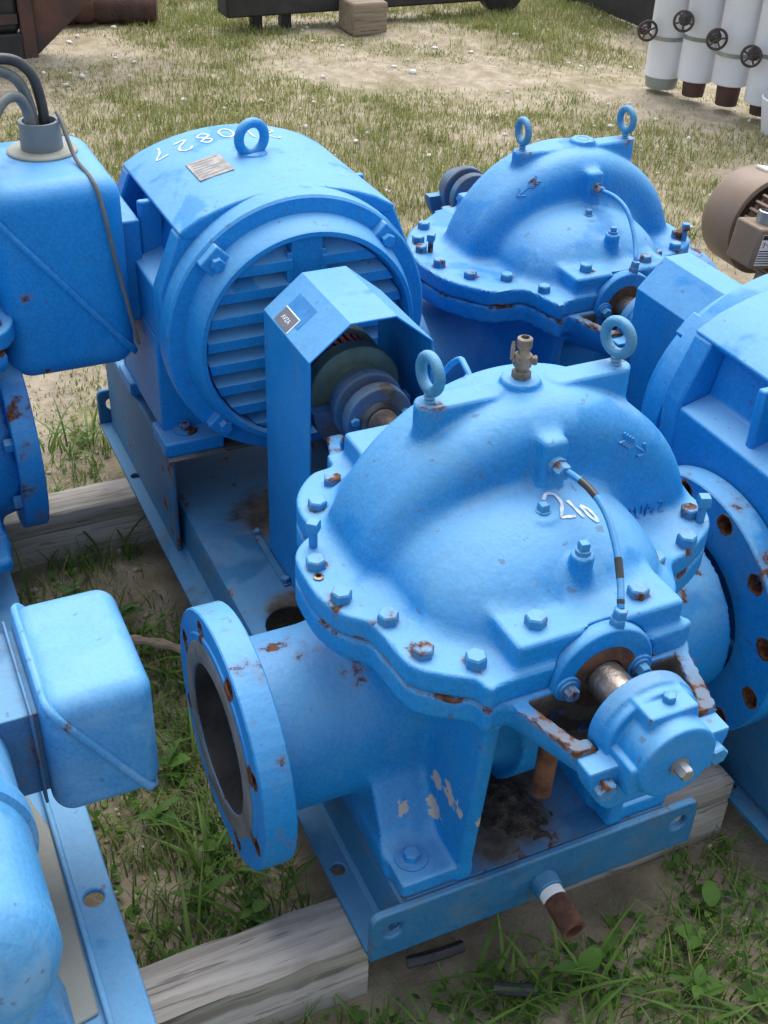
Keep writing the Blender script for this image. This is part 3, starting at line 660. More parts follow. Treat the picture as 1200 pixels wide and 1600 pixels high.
# lettering follows the curved wall: drop every vertex on to the casing
Ft = decal_frame(bv1, pix(997, 799), (0, 1, 0.02))
for v in tm.vertices:
    wp = Ft @ v.co; n = (Ft.to_3x3() @ Vector((0, 0, 1))); h = bv1.ray_cast(wp + n * .05, -n)
    if h[0] is not None: v.co = Ft.inverted() @ (h[0] + n * (v.co.z + .0008))
link('cast_lettering', tm, up1, Ft)
def pstrokes(L, n=6): return [[pix(*p) for p in spline(s, n)] for s in L]
ribbon(pstrokes([[(849, 782), (853, 773), (866, 774), (877, 787), (877, 800), (878, 808), (888, 808), (899, 807)], [(886, 783), (897, 794), (912, 809)], [(906, 791), (914, 800), (924, 810), (934, 816)], [(906, 791), (918, 796), (928, 806), (934, 816)]]), .0042, 'white', 'marker_number', up1, I4, bv1)
# valve cock on the crown
ck = MB(); ck.hexhead(.0135, .012).lathe([(.010, .009), (.016, .009), (.018, .0125), (.034, .0125), (.037, .008), (.043, .0075), (.045, .0105), (.058, .0105), (.060, .006), (.052, .0055)], 18, RY(-90))
ck.cyl((0, -.014, .026), (0, .016, .026), .006, n=14)
ck.prism([(-.004, -.002), (.005, .003), (.007, .018), (.001, .028), (-.006, .018)], -.017, -.0125, 'y', T((0, 0, .026))); ck.hexhead(.007, .005, T((0, .014, .026)) @ RX(-90))
ck.build('air_cock', 'brass', up1, P1 @ T((0, .035, .2215)) @ RZ(-25) @ Matrix.Scale(.88, 4), .0008)
# coupling
AX1 = T((0, .248, ZS))
MB().lathe([(-.80, .0001), (-.80, .024), (-.55, .024), (-.55, .0001)], 28).build('drive_shaft', 'steel', S1, AX1)
cp = MB().lathe([(-.705, .03), (-.705, .044), (-.675, .046), (-.668, .046), (-.6655, .05), (-.6655, .072), (-.663, .0745), (-.640, .0745), (-.6375, .072), (-.6375, .047), (-.632, .043), (-.615, .0415), (-.612, .039), (-.612, .023)], 56).build('coupling_flange', 'green', S1, AX1)
cg = MB(); n = 36
for i in range(n):
    a0, a1 = 2 * pi * i / n, 2 * pi * (i + .55) / n
    cg.add([(x, r * cos(a), r * sin(a)) for x in (-.700, -.664) for r in (.055, .069) for a in (a0, a1)], [(0, 1, 3, 2), (4, 6, 7, 5), (0, 4, 5, 1), (2, 3, 7, 6), (0, 2, 6, 4), (1, 5, 7, 3)])
cg.lathe([(-.701, .04), (-.701, .0615), (-.664, .0615)], 48); cg.build('rubber_sleeve', 'red_rubber', S1, AX1)
MB().lathe([(-.79, .025), (-.79, .043), (-.745, .045), (-.735, .047), (-.735, .072), (-.732, .0745), (-.705, .0745), (-.702, .072), (-.702, .03)], 48).build('coupling_flange', 'green', S1, AX1)
GP = [(-.101, .099), (-.038, .150), (.034, .150), (.096, .099)]
g1 = guard(S1, -.762, -.575, .248, ZS, GP, -.357)
for s, y in ((-1, .1455), (1, .3455)):
    MB().bx(-.82, -.655, y - (.012 if s < 0 else 0), y + (.0 if s < 0 else .012), .1752, .1785).build('guard_foot', 'blue_skid', g1, I4, .001)
    for x in (-.812, -.665): bolt(g1, T((x, y - .006 * (1 if s < 0 else -1), .1785)), 'small')
# sticker and its older ghost on the sloped face
sl = Vector((0, GP[1][0] - GP[0][0], GP[1][1] - GP[0][1])).normalized(); nn = Vector((0, -sl.z, sl.y))
def gface(x, t): return Vector((x, .248 + GP[0][0], ZS + GP[0][1])) + sl * t
def gquad(name, m, x0, x1, t0, t1, lift, parent):
    return MB().add([gface(x0, t0) + nn * lift, gface(x1, t0) + nn * lift, gface(x1, t1) + nn * lift, gface(x0, t1) + nn * lift, gface(x0, t0), gface(x1, t0), gface(x1, t1), gface(x0, t1)], [(0, 1, 2, 3), (4, 7, 6, 5), (0, 4, 5, 1), (1, 5, 6, 2), (2, 6, 7, 3), (3, 7, 4, 0)]).build(name, m, parent)
M['ghost'] = plain('unfaded_paint', (.03, .21, .52), .4, .2, 40)
gquad('sticker_ghost', 'ghost', -.722, -.655, .018, .058, .0004, g1)
stk = gquad('sticker', 'sticker', -.722, -.668, .003, .031, .0008, g1)
gquad('sticker_border', 'white_ink', -.722, -.668, .0295, .0315, .0012, g1); gquad('sticker_border', 'white_ink', -.6695, -.6675, .003, .0315, .0012, g1)
tx = stamp_text('AVZA', .011, .0002, 'white_ink', 'sticker_text'); c = gface(-.697, .016) + nn * .0012
link('sticker_text', tx, g1, Matrix(((1, 0, 0, c.x), (0, sl.y, nn.y, c.y), (0, sl.z, nn.z, c.z), (0, 0, 0, 1))))
# motor
Q1 = T((-.8205, .248, ZS)); mf1, eb1 = motor(S1, Q1)
link('eye_bolt', lazy('eye_m', lambda: eye_mesh('blue_clean', .0255, .0085, .002, False)), mf1, Q1 @ T((-.267, 0, .224)) @ RZ(14))
MB().lathe([(0, .0001), (0, .026), (.003, .024), (.003, .0001)], 24, RY(-90)).build('eye_collar', 'blue_clean', mf1, Q1 @ T((-.267, 0, .2258)))
MB().bx(-.288, -.205, -.031, .029, .0, .0012).build('nameplate', 'plate', mf1, Q1 @ T((0, -.081, .2175)) @ RX(12.6))
for k in range(7): MB().bx(-.281 + k * .0105, -.2785 + k * .0105, -.026, .024 - .012 * (k % 3), .0012, .0014).build('plate_line', 'sticker', mf1, Q1 @ T((0, -.081, .2175)) @ RX(12.6))
bvm = BVHTree.FromPolygons([Q1 @ v.co for v in mf1.data.vertices], [tuple(p.vertices) for p in mf1.data.polygons])
st = []
for i, chv in enumerate('210827'):
    for s in DIG[chv]:
        st.append([((-1.218 + p[1] * .046 + .006 * sin(i * 2.1), .335 - i * .041 - p[0] * .026, 1), (0, 0, -1)) for p in spline(s, 5)])
ribbon(st, .0042, 'white', 'marker_number', mf1, I4, bvm, .001)
# terminal box
bd, lp, l0, h0 = box_meshes((-1.26, -.205, .445), (-1.0, .005, .775), .038, (-.2, .735), (0, .47), .006, .005)
tb1 = link('terminal_box', net_mesh('terminal_box', bd, l0, h0, .006, 'blue_clean', {'rust': lambda P: near_pts(P, [(-1.0, -.17, .60), (-1.0, -.15, .46)], .018)}), S1)
link('cover_lip', net_mesh('cover_lip', lp, l0, h0, .0042, 'blue_clean'), tb1)
MB().bx(-1.2, -1.06, -.005, .04, .50, .68).build('box_neck', 'blue_clean', tb1, I4, .004)
fc = Vector((-1.165, -.085, .775))
MB().lathe([(0, .0001), (0, .056), (.003, .057), (.005, .055), (.006, .034)], 40, RY(-90)).build('bushing_washer', 'greyplate', tb1, T(fc))
MB().lathe([(.004, .034), (.05, .0325), (.05, .027), (.03, .027)], 32, RY(-90)).build('cable_bushing', 'bush_grey', tb1, T(fc))
MB().tube(spline([tuple(fc + Vector((0, .03, .06))), tuple(fc + Vector((.02, .032, .05))), (-1.09, -.048, .784), (-1.02, -.04, .772), (-.996, -.033, .74), (-.993, -.02, .64), (-.992, -.003, .53), (-.995, .004, .49)], 8), .0035, 8).build('ground_wire', 'cable_grey', tb1)

# ================================================================== second set: pump far, motor near
S2 = thing('pump_set', 'blue split case pump set with plain octagonal guard and a tapped hole on its crown', 'pump', (-.6, .88, .04), 'blue pump sets on timber sleepers')
DZ = T((0, 0, -.05))
def baseplate2():
    n0 = len(COL.objects); b = baseplate(S2, -1.356, .07, .632, 1.128, [], flange_holes=[(-.09, .649)])
    for o in list(COL.objects)[n0:]: WM[o] = DZ @ WM[o]; o.matrix_basis = WM[S2].inverted() @ WM[o]
    return b
baseplate2()
EY2 = [(-.08, -.01), (.155, .08)]; J2 = [(-.006, -.262), (.117, .25)]
U2, L2, bz2 = pump_casing('p2', FL2, B2, .022, EY2, .055, J2, .0056, rad=(.148, .116))
P2 = T((-1.116, .88, ZS - .05))
up2, lo2, fl2, fr2 = pump(S2, P2, 'p2', U2, L2, bz2, .022, EY2, .055, J2, (-.358, .366), True)
bv2 = BVHTree.FromPolygons([P2 @ v.co for v in U2.vertices], [tuple(p.vertices) for p in U2.polygons])
cast_arrow(up2, decal_frame(bv2, pix(824, 294), (0, -.8, -.55)) @ T((0, 0, -.0005)))
MB().lathe([(0, .0001), (0, .010), (.003, .012)], 20, RY(-90)).build('tapped_hole_shade', 'dark', up2, P2 @ T((0, .055, .2195)))
ribbon(pstrokes([[(822, 214), (830, 211), (836, 213)], [(842, 209), (850, 207), (856, 210), (848, 213)], [(860, 206), (868, 205)], [(874, 207), (882, 205)]], 3), .004, 'white', 'marker_number', up2, I4, bv2)
Q2 = T((-.51, .88, ZS - .05)) @ RZ(180); mf2, eb2 = motor(S2, Q2)
MB().bx(-.42, .05, .654, 1.106, .242, .25).bx(-.42, .05, .654, .662, .06, .2425).bx(-.42, .05, 1.098, 1.106, .06, .2425).build('motor_pedestal', 'blue_skid', S2, I4, .003)
MB().lathe([(-.90, .0001), (-.90, .024), (-.50, .024), (-.50, .0001)], 24).build('drive_shaft', 'steel', S2, T((0, .88, ZS - .05)))
MB().lathe([(-.69, .03), (-.69, .07), (-.62, .07), (-.62, .03)], 40).build('coupling', 'green', S2, T((0, .88, ZS - .05)))
g2 = guard(S2, -.715, -.515, .88, ZS - .05, [(-.072, .099), (-.024, .150), (.027, .150), (.075, .099)], -.357)
# ================================================================== third set at the left
S3 = thing('pump_set', 'sun faded blue pump set with smooth rounded motor and chalky slant split terminal box', 'pump', (-.6, -.47, .09), 'blue pump sets on timber sleepers')
bp3 = MB().bx(-1.35, .12, -.67, -.27, .0905, .0995).bx(-1.35, .12, -.325, -.3165, .0995, .112).mesh('baseplate', 'blue_sun')
bp3 = bev(link('baseplate', cut(bp3, [MB().cyl((-.229, -.297, .07), (-.229, -.297, .13), .0135, n=24)]), S3), .003)
MB().prism([(-.62, -.66), (.0, -.66), (-.06, -.33), (-.36, -.326), (-.50, -.36)], .0997, .1075, 'z').build('motor_plate', 'greyplate', bp3, I4, .003)
MB().bx(-.40, -.14, -.385, -.368, .1075, .128).build('rusty_bar', 'rust', bp3, I4, .002)
U3, L3, bz3 = pump_casing('p3', FL1, B1, .04, EY1, .035, J1, .009, (-.28, .24))
P3 = T((-1.09, -.47, ZS))
up3 = link('upper_casing', U1, S3, P3); lo3 = link('lower_casing', L3, S3, P3)
for p in bz1: bolt(up3, P3 @ T(p))
for ey, _ in EY1: link('eye_bolt', ME['eye_p'], up3, P3 @ T((0, ey, .212)) @ RZ(-40))
fl3 = link('discharge_flange', lazy('flL3', lambda: flange_mesh('discharge_flange', .1715, .0995, .149, 8, .0115, .041, 'blue_worn')), S3, P3 @ T((0, .28, -.224)) @ RZ(90))
for a in (67.5, 22.5, -22.5): bolt(fl3, P3 @ T((.149 * cos(radians(a)), .239, -.224 + .149 * sin(radians(a)))) @ RX(90))
m3 = MB(); mz = .40; pr = [(x_, r_ if r_ < .01 else r_ - .016) for x_, r_ in [(-.62, .0001), (-.62, .085), (-.60, .1), (-.585, .118), (-.46, .121), (-.457, .127), (-.44, .127), (-.436, .121), (-.33, .123), (-.13, .123), (-.126, .130), (-.10, .131), (-.096, .124), (.04, .126), (.055, .120), (.075, .105), (.085, .075), (.085, .0001)]]
m3.lathe(pr, 64, T((0, -.47, mz)))
mf3 = m3.build('motor_frame', 'blue_sun', S3, I4, 0, 50)
for x0, x1 in ((-.48, -.40), (-.10, -.02)): MB().prism([(-.58, .1076), (-.36, .1076), (-.36, .125), (-.40, .32), (-.54, .32), (-.58, .125)], x0, x1, 'x').build('motor_foot', 'blue_sun', mf3, I4, .004)
MB().lathe([(-.62, .02), (-.80, .02)], 20, T((0, -.47, mz))).build('drive_shaft', 'steel', S3)
bd, lp, l0, h0 = box_meshes((-.40, -.325, .297), (-.195, -.195, .480), .026, (-.318, .48), (-.203, .297), .006, .0045)
tb3 = link('terminal_box', net_mesh('terminal_box', bd, l0, h0, .004, 'blue_sun'), S3)
link('cover_lip', net_mesh('cover_lip', lp, l0, h0, .003, 'blue_sun', {'rust': lambda P: near_pts(P, [(-.19, -.21, .30), (-.2, -.3, .45)], .02)}), tb3)
MB().bx(-.375, -.22, -.39, -.322, .33, .455).bx(-.385, -.21, -.3345, -.3305, .318, .465).build('box_neck', 'blue_dusty', tb3, I4, .003)
# ================================================================== setting
class Vn:
    def __init__(s, seed, k=14, f0=.6, f1=5):
        r = np.random.default_rng(seed); s.f = np.exp(r.uniform(np.log(f0), np.log(f1), k)); a = r.uniform(0, 2 * pi, k); s.kx = s.f * np.cos(a); s.ky = s.f * np.sin(a); s.p = r.uniform(0, 2 * pi, k); s.a = 1 / np.sqrt(s.f); s.a /= np.sqrt((s.a ** 2).sum() / 2)
    def __call__(s, x, y): return (s.a[:, None] * np.sin(s.kx[:, None] * x + s.ky[:, None] * y + s.p[:, None])).sum(0)
NB = Vn(3, 18, 1.0, 9); NS = Vn(5, 18, 8, 60)
def gz(x, y):
    x = np.asarray(x, float); y = np.asarray(y, float); sh = x.shape
    return (np.minimum(.012 * NB(x.ravel(), y.ravel()) + .004 * NS(x.ravel(), y.ravel()), .03) - .008).reshape(sh)
def ground_mat(t, b):
    co = nd(t, 'ShaderNodeTexCoord').outputs['Object']
    n1 = noise(t, co, 1.3, 6, .6); n2 = noise(t, co, 14, 8, .65); n3 = noise(t, co, 90, 6, .7); n4 = noise(t, co, 4.5, 7, .6, .5)
    c = mix(t, ramp(t, n2, .3, .7), (.30, .245, .17), (.50, .43, .32)); c = mix(t, math2(t, 'MULTIPLY', ramp(t, n1, .42, .62), .35), c, (.55, .475, .36))
    c = mix(t, math2(t, 'MULTIPLY', ramp(t, n4, .45, .65), .55), c, (.21, .19, .09)); c = mix(t, math2(t, 'MULTIPLY', ramp(t, n3, .5, .72), .4), c, (.16, .125, .085))
    c = mix(t, ramp(t, n3, .72, .78), c, (.55, .5, .42))
    # soil blends to a darker brown towards +X
    px = nd(t, 'ShaderNodeSeparateXYZ'); t.links.new(co, px.inputs[0])
    e = ramp(t, math2(t, 'ADD', px.outputs[0], math2(t, 'MULTIPLY', n1, .8)), -1.9, -.7)
    c = mix(t, math2(t, 'MULTIPLY', e, .62), c, mix(t, ramp(t, n2, .3, .7), (.19, .155, .11), (.34, .285, .21)))
    t.links.new(c, b.inputs['Base Color']); b.inputs['Roughness'].default_value = .95; b.inputs['Specular IOR Level'].default_value = .2
    bump(t, b, math2(t, 'ADD', n2, n3), .7, .012)
M['ground'] = mat('sandy_soil', ground_mat)
xs = np.unique(np.concatenate([np.linspace(-60, -7, 14), np.arange(-7, -1.6, .06), np.arange(-1.6, 1.0, .022), np.linspace(1.0, 40, 12)]))
ys = np.unique(np.concatenate([np.linspace(-40, -1.2, 10), np.arange(-1.2, 1.6, .022), np.arange(1.6, 6, .06), np.linspace(6, 50, 12)]))
X, Y = np.meshgrid(xs, ys, indexing='ij'); Z = gz(X, Y); nx, ny = X.shape
me = bpy.data.meshes.new('ground'); ii = np.arange(nx * ny).reshape(nx, ny)
me.from_pydata(np.stack([X, Y, Z], -1).reshape(-1, 3).tolist(), [], np.stack([ii[:-1, :-1], ii[1:, :-1], ii[1:, 1:], ii[:-1, 1:]], -1).reshape(-1, 4).tolist())
me.polygons.foreach_set('use_smooth', [True] * len(me.polygons)); me.materials.append(M['ground']); link('ground', me, None, I4, 'structure')
# timber sleepers
def sleeper(x0, x1, y0, y1, label):
    b = MB(); n = max(6, int((y1 - y0) * 26)); V = []; F = []; rj = np.random.default_rng(int(abs(x0) * 1e4))
    prof = [(x0, -.03), (x0, .088), (x0 + .004, .0903), (x1 - .004, .0903), (x1, .088), (x1 - .001, .052), (x1 - .004, .048), (x1, .044), (x1, -.03)]
    for j in range(n + 1):
        y = y0 + (y1 - y0) * j / n; w_ = .0012 * sin(j * 1.9)
        V += [(x + w_ + (rj.normal(0, .0004) if .08 < z < .09 else 0), y, min(z - (0 if z < 0 else abs(rj.normal(0, (.0014 if abs(z - .088) < .001 else .00015)))), .0903)) for x, z in prof]
    m_ = len(prof); F = [(j * m_ + i, (j + 1) * m_ + i, (j + 1) * m_ + (i + 1) % m_, j * m_ + (i + 1) % m_) for j in range(n) for i in range(m_)] + [tuple(range(m_))[::-1], tuple(range(n * m_, n * m_ + m_))]
    b.add(V, F); return tag(b.build('timber_sleeper', 'timber', None, I4, 0, 50), label, 'timber', 'timber sleepers under the pump sets')
sleeper(-.113, -.030, -.80, .012, 'weathered grey timber sleeper end poking out under the near end plate corner')
sleeper(-.150, -.066, .30, .628, 'cracked grey timber sleeper between the bearing end and the neighbouring base')
sleeper(-1.209, -1.128, -.80, .60, 'weathered grey timber sleeper running beneath the louvred motor with bare eye bolt')

# ------------------------------------------------------------------ brown motor behind the guard
BM = thing('electric_motor', 'brown finned motor with white tape and striped red lettered sticker', 'motor', (-1.2, 1.62, 0))
BC = T((-1.235, 1.645, .36)) @ Matrix.Scale(.97, 4)
MB().lathe([(-.20, .0001), (-.20, .08), (-.19, .118), (-.175, .124), (-.075, .126), (-.072, .124), (-.072, .112)], 56).build('fan_cover', 'brownmotor', BM, BC)
fb = MB().lathe([(-.072, .0001), (-.072, .088), (.17, .088), (.17, .105), (.19, .105), (.2, .07), (.2, .0001)], 48).build('motor_body', 'brownmotor', BM, BC)
for i in range(30):
    a = 360 * i / 30
    if 150 < a < 200: continue
    MB().bx(-.062, .165, -.0035, .0035, .085, .108).build('cooling_fin', 'brownmotor', fb, BC @ RX(a + 5), .0015)
cb = MB().bx(-.02, .07, -.165, -.07, -.055, .045).build('conduit_box', 'brownmotor', BM, BC @ RX(-8), .006)
Bf = BC @ RX(-8) @ T((.0706, -.119, -.005)) @ RZ(90) @ RX(90)
MB().bx(-.034, .034, -.040, .036, 0, .0005).build('sticker', 'white_ink', cb, Bf)
for i in range(6): MB().bx(-.033, .033, -.036 + i * .0062, -.0335 + i * .0062, .0005, .0009).build('sticker_stripe', 'rubber_black', cb, Bf)
M['red'] = plain('red_ink', (.45, .02, .03), .5, .1)
link('sticker_text', stamp_text('Super-E', .019, .0002, 'red', 'sticker_text'), cb, Bf @ T((0, .012, .001)) @ RZ(180))
MB().bx(-.033, .0, .024, .035, .0005, .0009).build('sticker_patch', 'rubber_black', cb, Bf)
MB().lathe([(0, .021), (.028, .021), (.03, .017), (.01, .017)], 24, RY(-90)).build('conduit_nipple', 'zinc', cb, BC @ RX(-8) @ T((.025, -.12, .045)))
MB().prism([(y, .1265 + 0 * y) for y in (0,)] * 0 or [(-.03, .122), (.03, .122), (.03, .1275), (-.03, .1275)], -.16, -.12, 'x').build('white_tape', 'tape', BM, BC @ RX(-12))
for x in (-.02, .13): MB().prism([(-.11, -.36), (.11, -.36), (.11, -.34), (.06, -.08), (-.06, -.08), (-.11, -.34)], x, x + .04, 'x').build('motor_foot', 'brownmotor', BM, BC, .004)

# ------------------------------------------------------------------ row of white jacketed cylinders
def handwheel():
    b = MB(); b.tube([(0, .038 * cos(a), .038 * sin(a)) for a in np.linspace(0, 2 * pi, 25)[:-1]], .0055, 8, closed=True)
    for k in range(5): a = 2 * pi * k / 5; b.cyl((0, 0, 0), (0, .037 * cos(a), .037 * sin(a)), .004, n=6)
    b.cyl((-.09, 0, 0), (.012, 0, 0), .008, n=10); b.lathe([(-.07, .006), (-.068, .024), (-.05, .026), (-.046, .017), (-.03, .014), (-.028, .006)], 12); return b.mesh('valve_handwheel', 'handwheel')
for i in range(6):
    x = -3.46 + .157 * i; y = 2.93 + .053 * i
    zb = .065 + .02 * ((i * 7) % 3)
    lab = 'white jacketed upright cylinder, %s in the row from the torn tan capped one' % ('', 'next', 'second', 'third', 'fourth', 'fifth')[i] if i else 'white jacketed end cylinder of the row with a torn tan cap at its foot'
    t_ = thing('insulated_cylinder', lab, 'cylinder', (x, y, .02), 'white jacketed cylinders in a row')
    pr = [(zb, .0001), (zb, .07), (zb + .004, .076), (zb + .4, .0775), (zb + .402, .0785), (zb + .41, .0785), (zb + .412, .077), (1.15, .077), (1.17, .06), (1.17, .0001)]
    MB().lathe(pr, 36, T((x, y, 0)) @ RY(-90)).build('white_jacket', 'whiteins', t_)
    for zz in (.22 + .03 * (i % 2), .62): MB().lathe([(zz, .0772), (zz, .0795), (zz + .016, .0795), (zz + .016, .0772)], 36, T((x, y, 0)) @ RY(-90)).build('strap', 'zinc', t_)
    MB().cyl((x, y, .02), (x, y, zb + .002), .045 if i else .066, .05 if i else .072, 20).build('foot_cap', 'greyplate' if i == 0 else 'rustframe', t_)
    d = Vector((.62, -.5, .05)).normalized(); R_ = d.to_track_quat('X', 'Z').to_matrix().to_4x4()
    link('valve_handwheel', lazy('hw', handwheel), t_, T((x - .075, y - .05, .29 + .035 * ((i * 5) % 3 - 1))) @ T(d * (.135 + .012 * (i % 3))) @ R_ @ RZ(random.uniform(-18, 18)) @ RX(random.uniform(0, 60)))
tag(MB().lathe([(0, .0001), (0, .075), (.15, .085), (.155, .08), (.02, .07), (.02, .0001)], 28, RY(-90)).build('white_bucket', 'whiteins', None, T((-2.80, 3.04, .0)) @ RX(8)), 'small white tub on the grass in front of the cylinders', 'tub')
pn = thing('steel_screen', 'dark grey flat screen standing behind the white cylinders', 'screen', (-4.9, 3.55, 0))
MB().bx(-5.1, -4.1, 3.50, 3.53, .01, .5).build('sheet', 'blackiron', pn, I4, .004); MB().bx(-4.16, -4.1, 3.46, 3.50, .0, .5).build('post', 'blackiron', pn, I4, .004); MB().bx(-5.1, -5.04, 3.46, 3.50, .0, .5).build('post', 'blackiron', pn, I4, .004)
# ------------------------------------------------------------------ rusty machinery and trailer at the back
DX = T((.12, -.02, 0))
RF = thing('rusty_frame', 'rusty steel frame with upright post and slanted brace plate', 'frame', (-4.7, .4, 0))
MB().bx(-4.76, -4.70, .46, .52, 0, 1.0).build('post', 'rustframe', RF, I4, .006)
MB().bx(-5.4, -4.72, -.5, .46, .12, 1.0).build('dark_body', 'blackiron', RF, I4, .02)
for i in range(6): MB().bx(-4.72, -4.70, -.4, .45, .16 + i * .12, .20 + i * .12).build('louvre', 'rustframe', RF, I4, .003)
MB().prism([(.52, .02), (.52, .9), (1.3, .9), (1.25, .62)], -4.77, -4.72, 'x').build('brace_plate', 'rustframe', RF, I4, .006)
MB().bx(-5.4, -4.7, -.5, .46, 0.0, .12).build('skid_beam', 'blackiron', RF, I4, .006)
lg = tag(MB().tube(spline([(-5.35, .75, .07), (-5.3, .95, .075), (-5.22, 1.2, .07)], 6), [.075 + .008 * sin(i * 2.2) for i in range(13)], 14).build('log', 'rustframe'), 'short dark log lying in the grass beside the rusty frame', 'log')
TR = thing('trailer_frame', 'black steel trailer beam with rounded end resting on a timber block', 'trailer', (-5.1, 2.4, 0))
MB().bx(-5.05, -4.90, 1.45, 2.85, .075, .20).build('beam', 'blackiron', TR, I4, .01)
MB().lathe([(-.05, .0001), (-.05, .10), (-.04, .125), (.04, .125), (.05, .10), (.05, .0001)], 32, T((-4.98, 2.98, .125))).build('wheel', 'rubber_black', TR)
MB().cyl((-4.97, 2.7, .14), (-4.97, 3.0, .13), .03, n=12).build('axle', 'blackiron', TR)
for y in (1.6, 1.75): MB().bx(-5.02, -4.96, y, y + .05, 0, .08).build('leg', 'blackiron', TR, I4, .004)
tag(MB().bx(-4.895, -4.70, 2.02, 2.20, .0, .15).build('timber_block', 'block', None, I4, .01), 'brown square timber block propping the black trailer beam', 'timber block')

# ------------------------------------------------------------------ loose things
CB = [[(0, -.008, 0), (.0, -.012, .05), (.002, -.03, .09), (.01, -.075, .105), (.03, -.14, .085), (.05, -.26, .02), (.06, -.38, .0)],
      [(-.004, .01, 0), (-.006, .008, .05), (-.004, -.004, .095), (0, -.04, .118), (.01, -.11, .112), (.02, -.22, .07), (.02, -.38, .015)],
      [(.008, -.014, 0), (.012, -.018, .04), (.03, -.034, .068), (.055, -.06, .068), (.085, -.09, .035), (.11, -.115, -.02), (.12, -.15, -.1), (.12, -.25, -.2), (.12, -.33, -.24)]]
for k, (pth, l) in enumerate(zip(CB, ('dark rubber power cable, middle one rising from the grey bushing', 'black glossy power cable arching highest out of the grey bushing', 'grey power cable drooping down over the terminal box corner'))):
    tag(MB().tube(spline([tuple(fc + Vector((0, 0, .03)) + Vector(p)) for p in pth], 8), .0086, 12).build('power_cable', 'rubber_black' if k == 1 else 'cable_grey'), l, 'cable', 'power cables from the bushing')
tag(MB().tube(spline([(-.80, -.135, .02), (-.785, -.10, .03), (-.755, -.05, .026), (-.72, -.005, .018), (-.70, .03, .012)], 6), [.009 + .002 * sin(i * 1.3) for i in range(25)], 10).build('dead_branch', 'block'), 'bleached dead branch lying on the grass behind the open pipe flange', 'branch')
for p, q, l in (((-.03, .07, .012), (-.022, .15, .014), 'short black hose scrap lying by the end plate'), ((.05, .16, .012), (.075, .21, .012), 'black rubber scrap half buried in the weeds')):
    tag(MB().tube(spline([p, tuple((Vector(p) + Vector(q)) / 2 + Vector((.004, 0, .003))), q], 5), .0085, 10).build('hose_scrap', 'rubber_black'), l, 'hose')

# ------------------------------------------------------------------ grass, pebbles, weeds
def leaf_mat(name, c0, c1, c2):
    def f(t, b):
        a = nd(t, 'ShaderNodeAttribute', attribute_name='tint'); c = mix(t, ramp(t, a.outputs['Fac'], 0, .6), c0, c1); c = mix(t, ramp(t, a.outputs['Fac'], .68, .95), c, c2)
        t.links.new(c, b.inputs['Base Color']); b.inputs['Roughness'].default_value = .55; b.inputs['Specular IOR Level'].default_value = .3
        tr = nd(t, 'ShaderNodeBsdfTranslucent'); t.links.new(c, tr.inputs['Color']); ms = nd(t, 'ShaderNodeMixShader'); ms.inputs[0].default_value = .3
        out = t.nodes['Material Output']; t.links.new(b.outputs[0], ms.inputs[1]); t.links.new(tr.outputs[0], ms.inputs[2]); t.links.new(ms.outputs[0], out.inputs['Surface'])
    return mat(name, f)
M['grass'] = leaf_mat('grass_blades', (.05, .125, .018), (.135, .225, .04), (.38, .31, .15))
M['grass_far'] = leaf_mat('dry_grass_blades', (.12, .175, .032), (.26, .285, .075), (.48, .42, .24))
M['weed'] = leaf_mat('weed_leaf', (.04, .11, .018), (.09, .20, .03), (.16, .26, .05))
FOOT = [(-1.43, .0, 0, .5), (-1.36, .07, .63, 1.13), (-1.35, .12, -.67, -.27), (-.118, -.025, -.8, .05), (-.155, -.06, .3, .63), (-1.215, -1.12, -.8, .6), (-5.4, -4.7, -.5, .5)]
def keep(x, y, pad=.004):
    k = np.ones(len(x), bool)
    for a, b, c, d in FOOT: k &= ~((x > a - pad) & (x < b + pad) & (y > c - pad) & (y < d + pad))
    return k
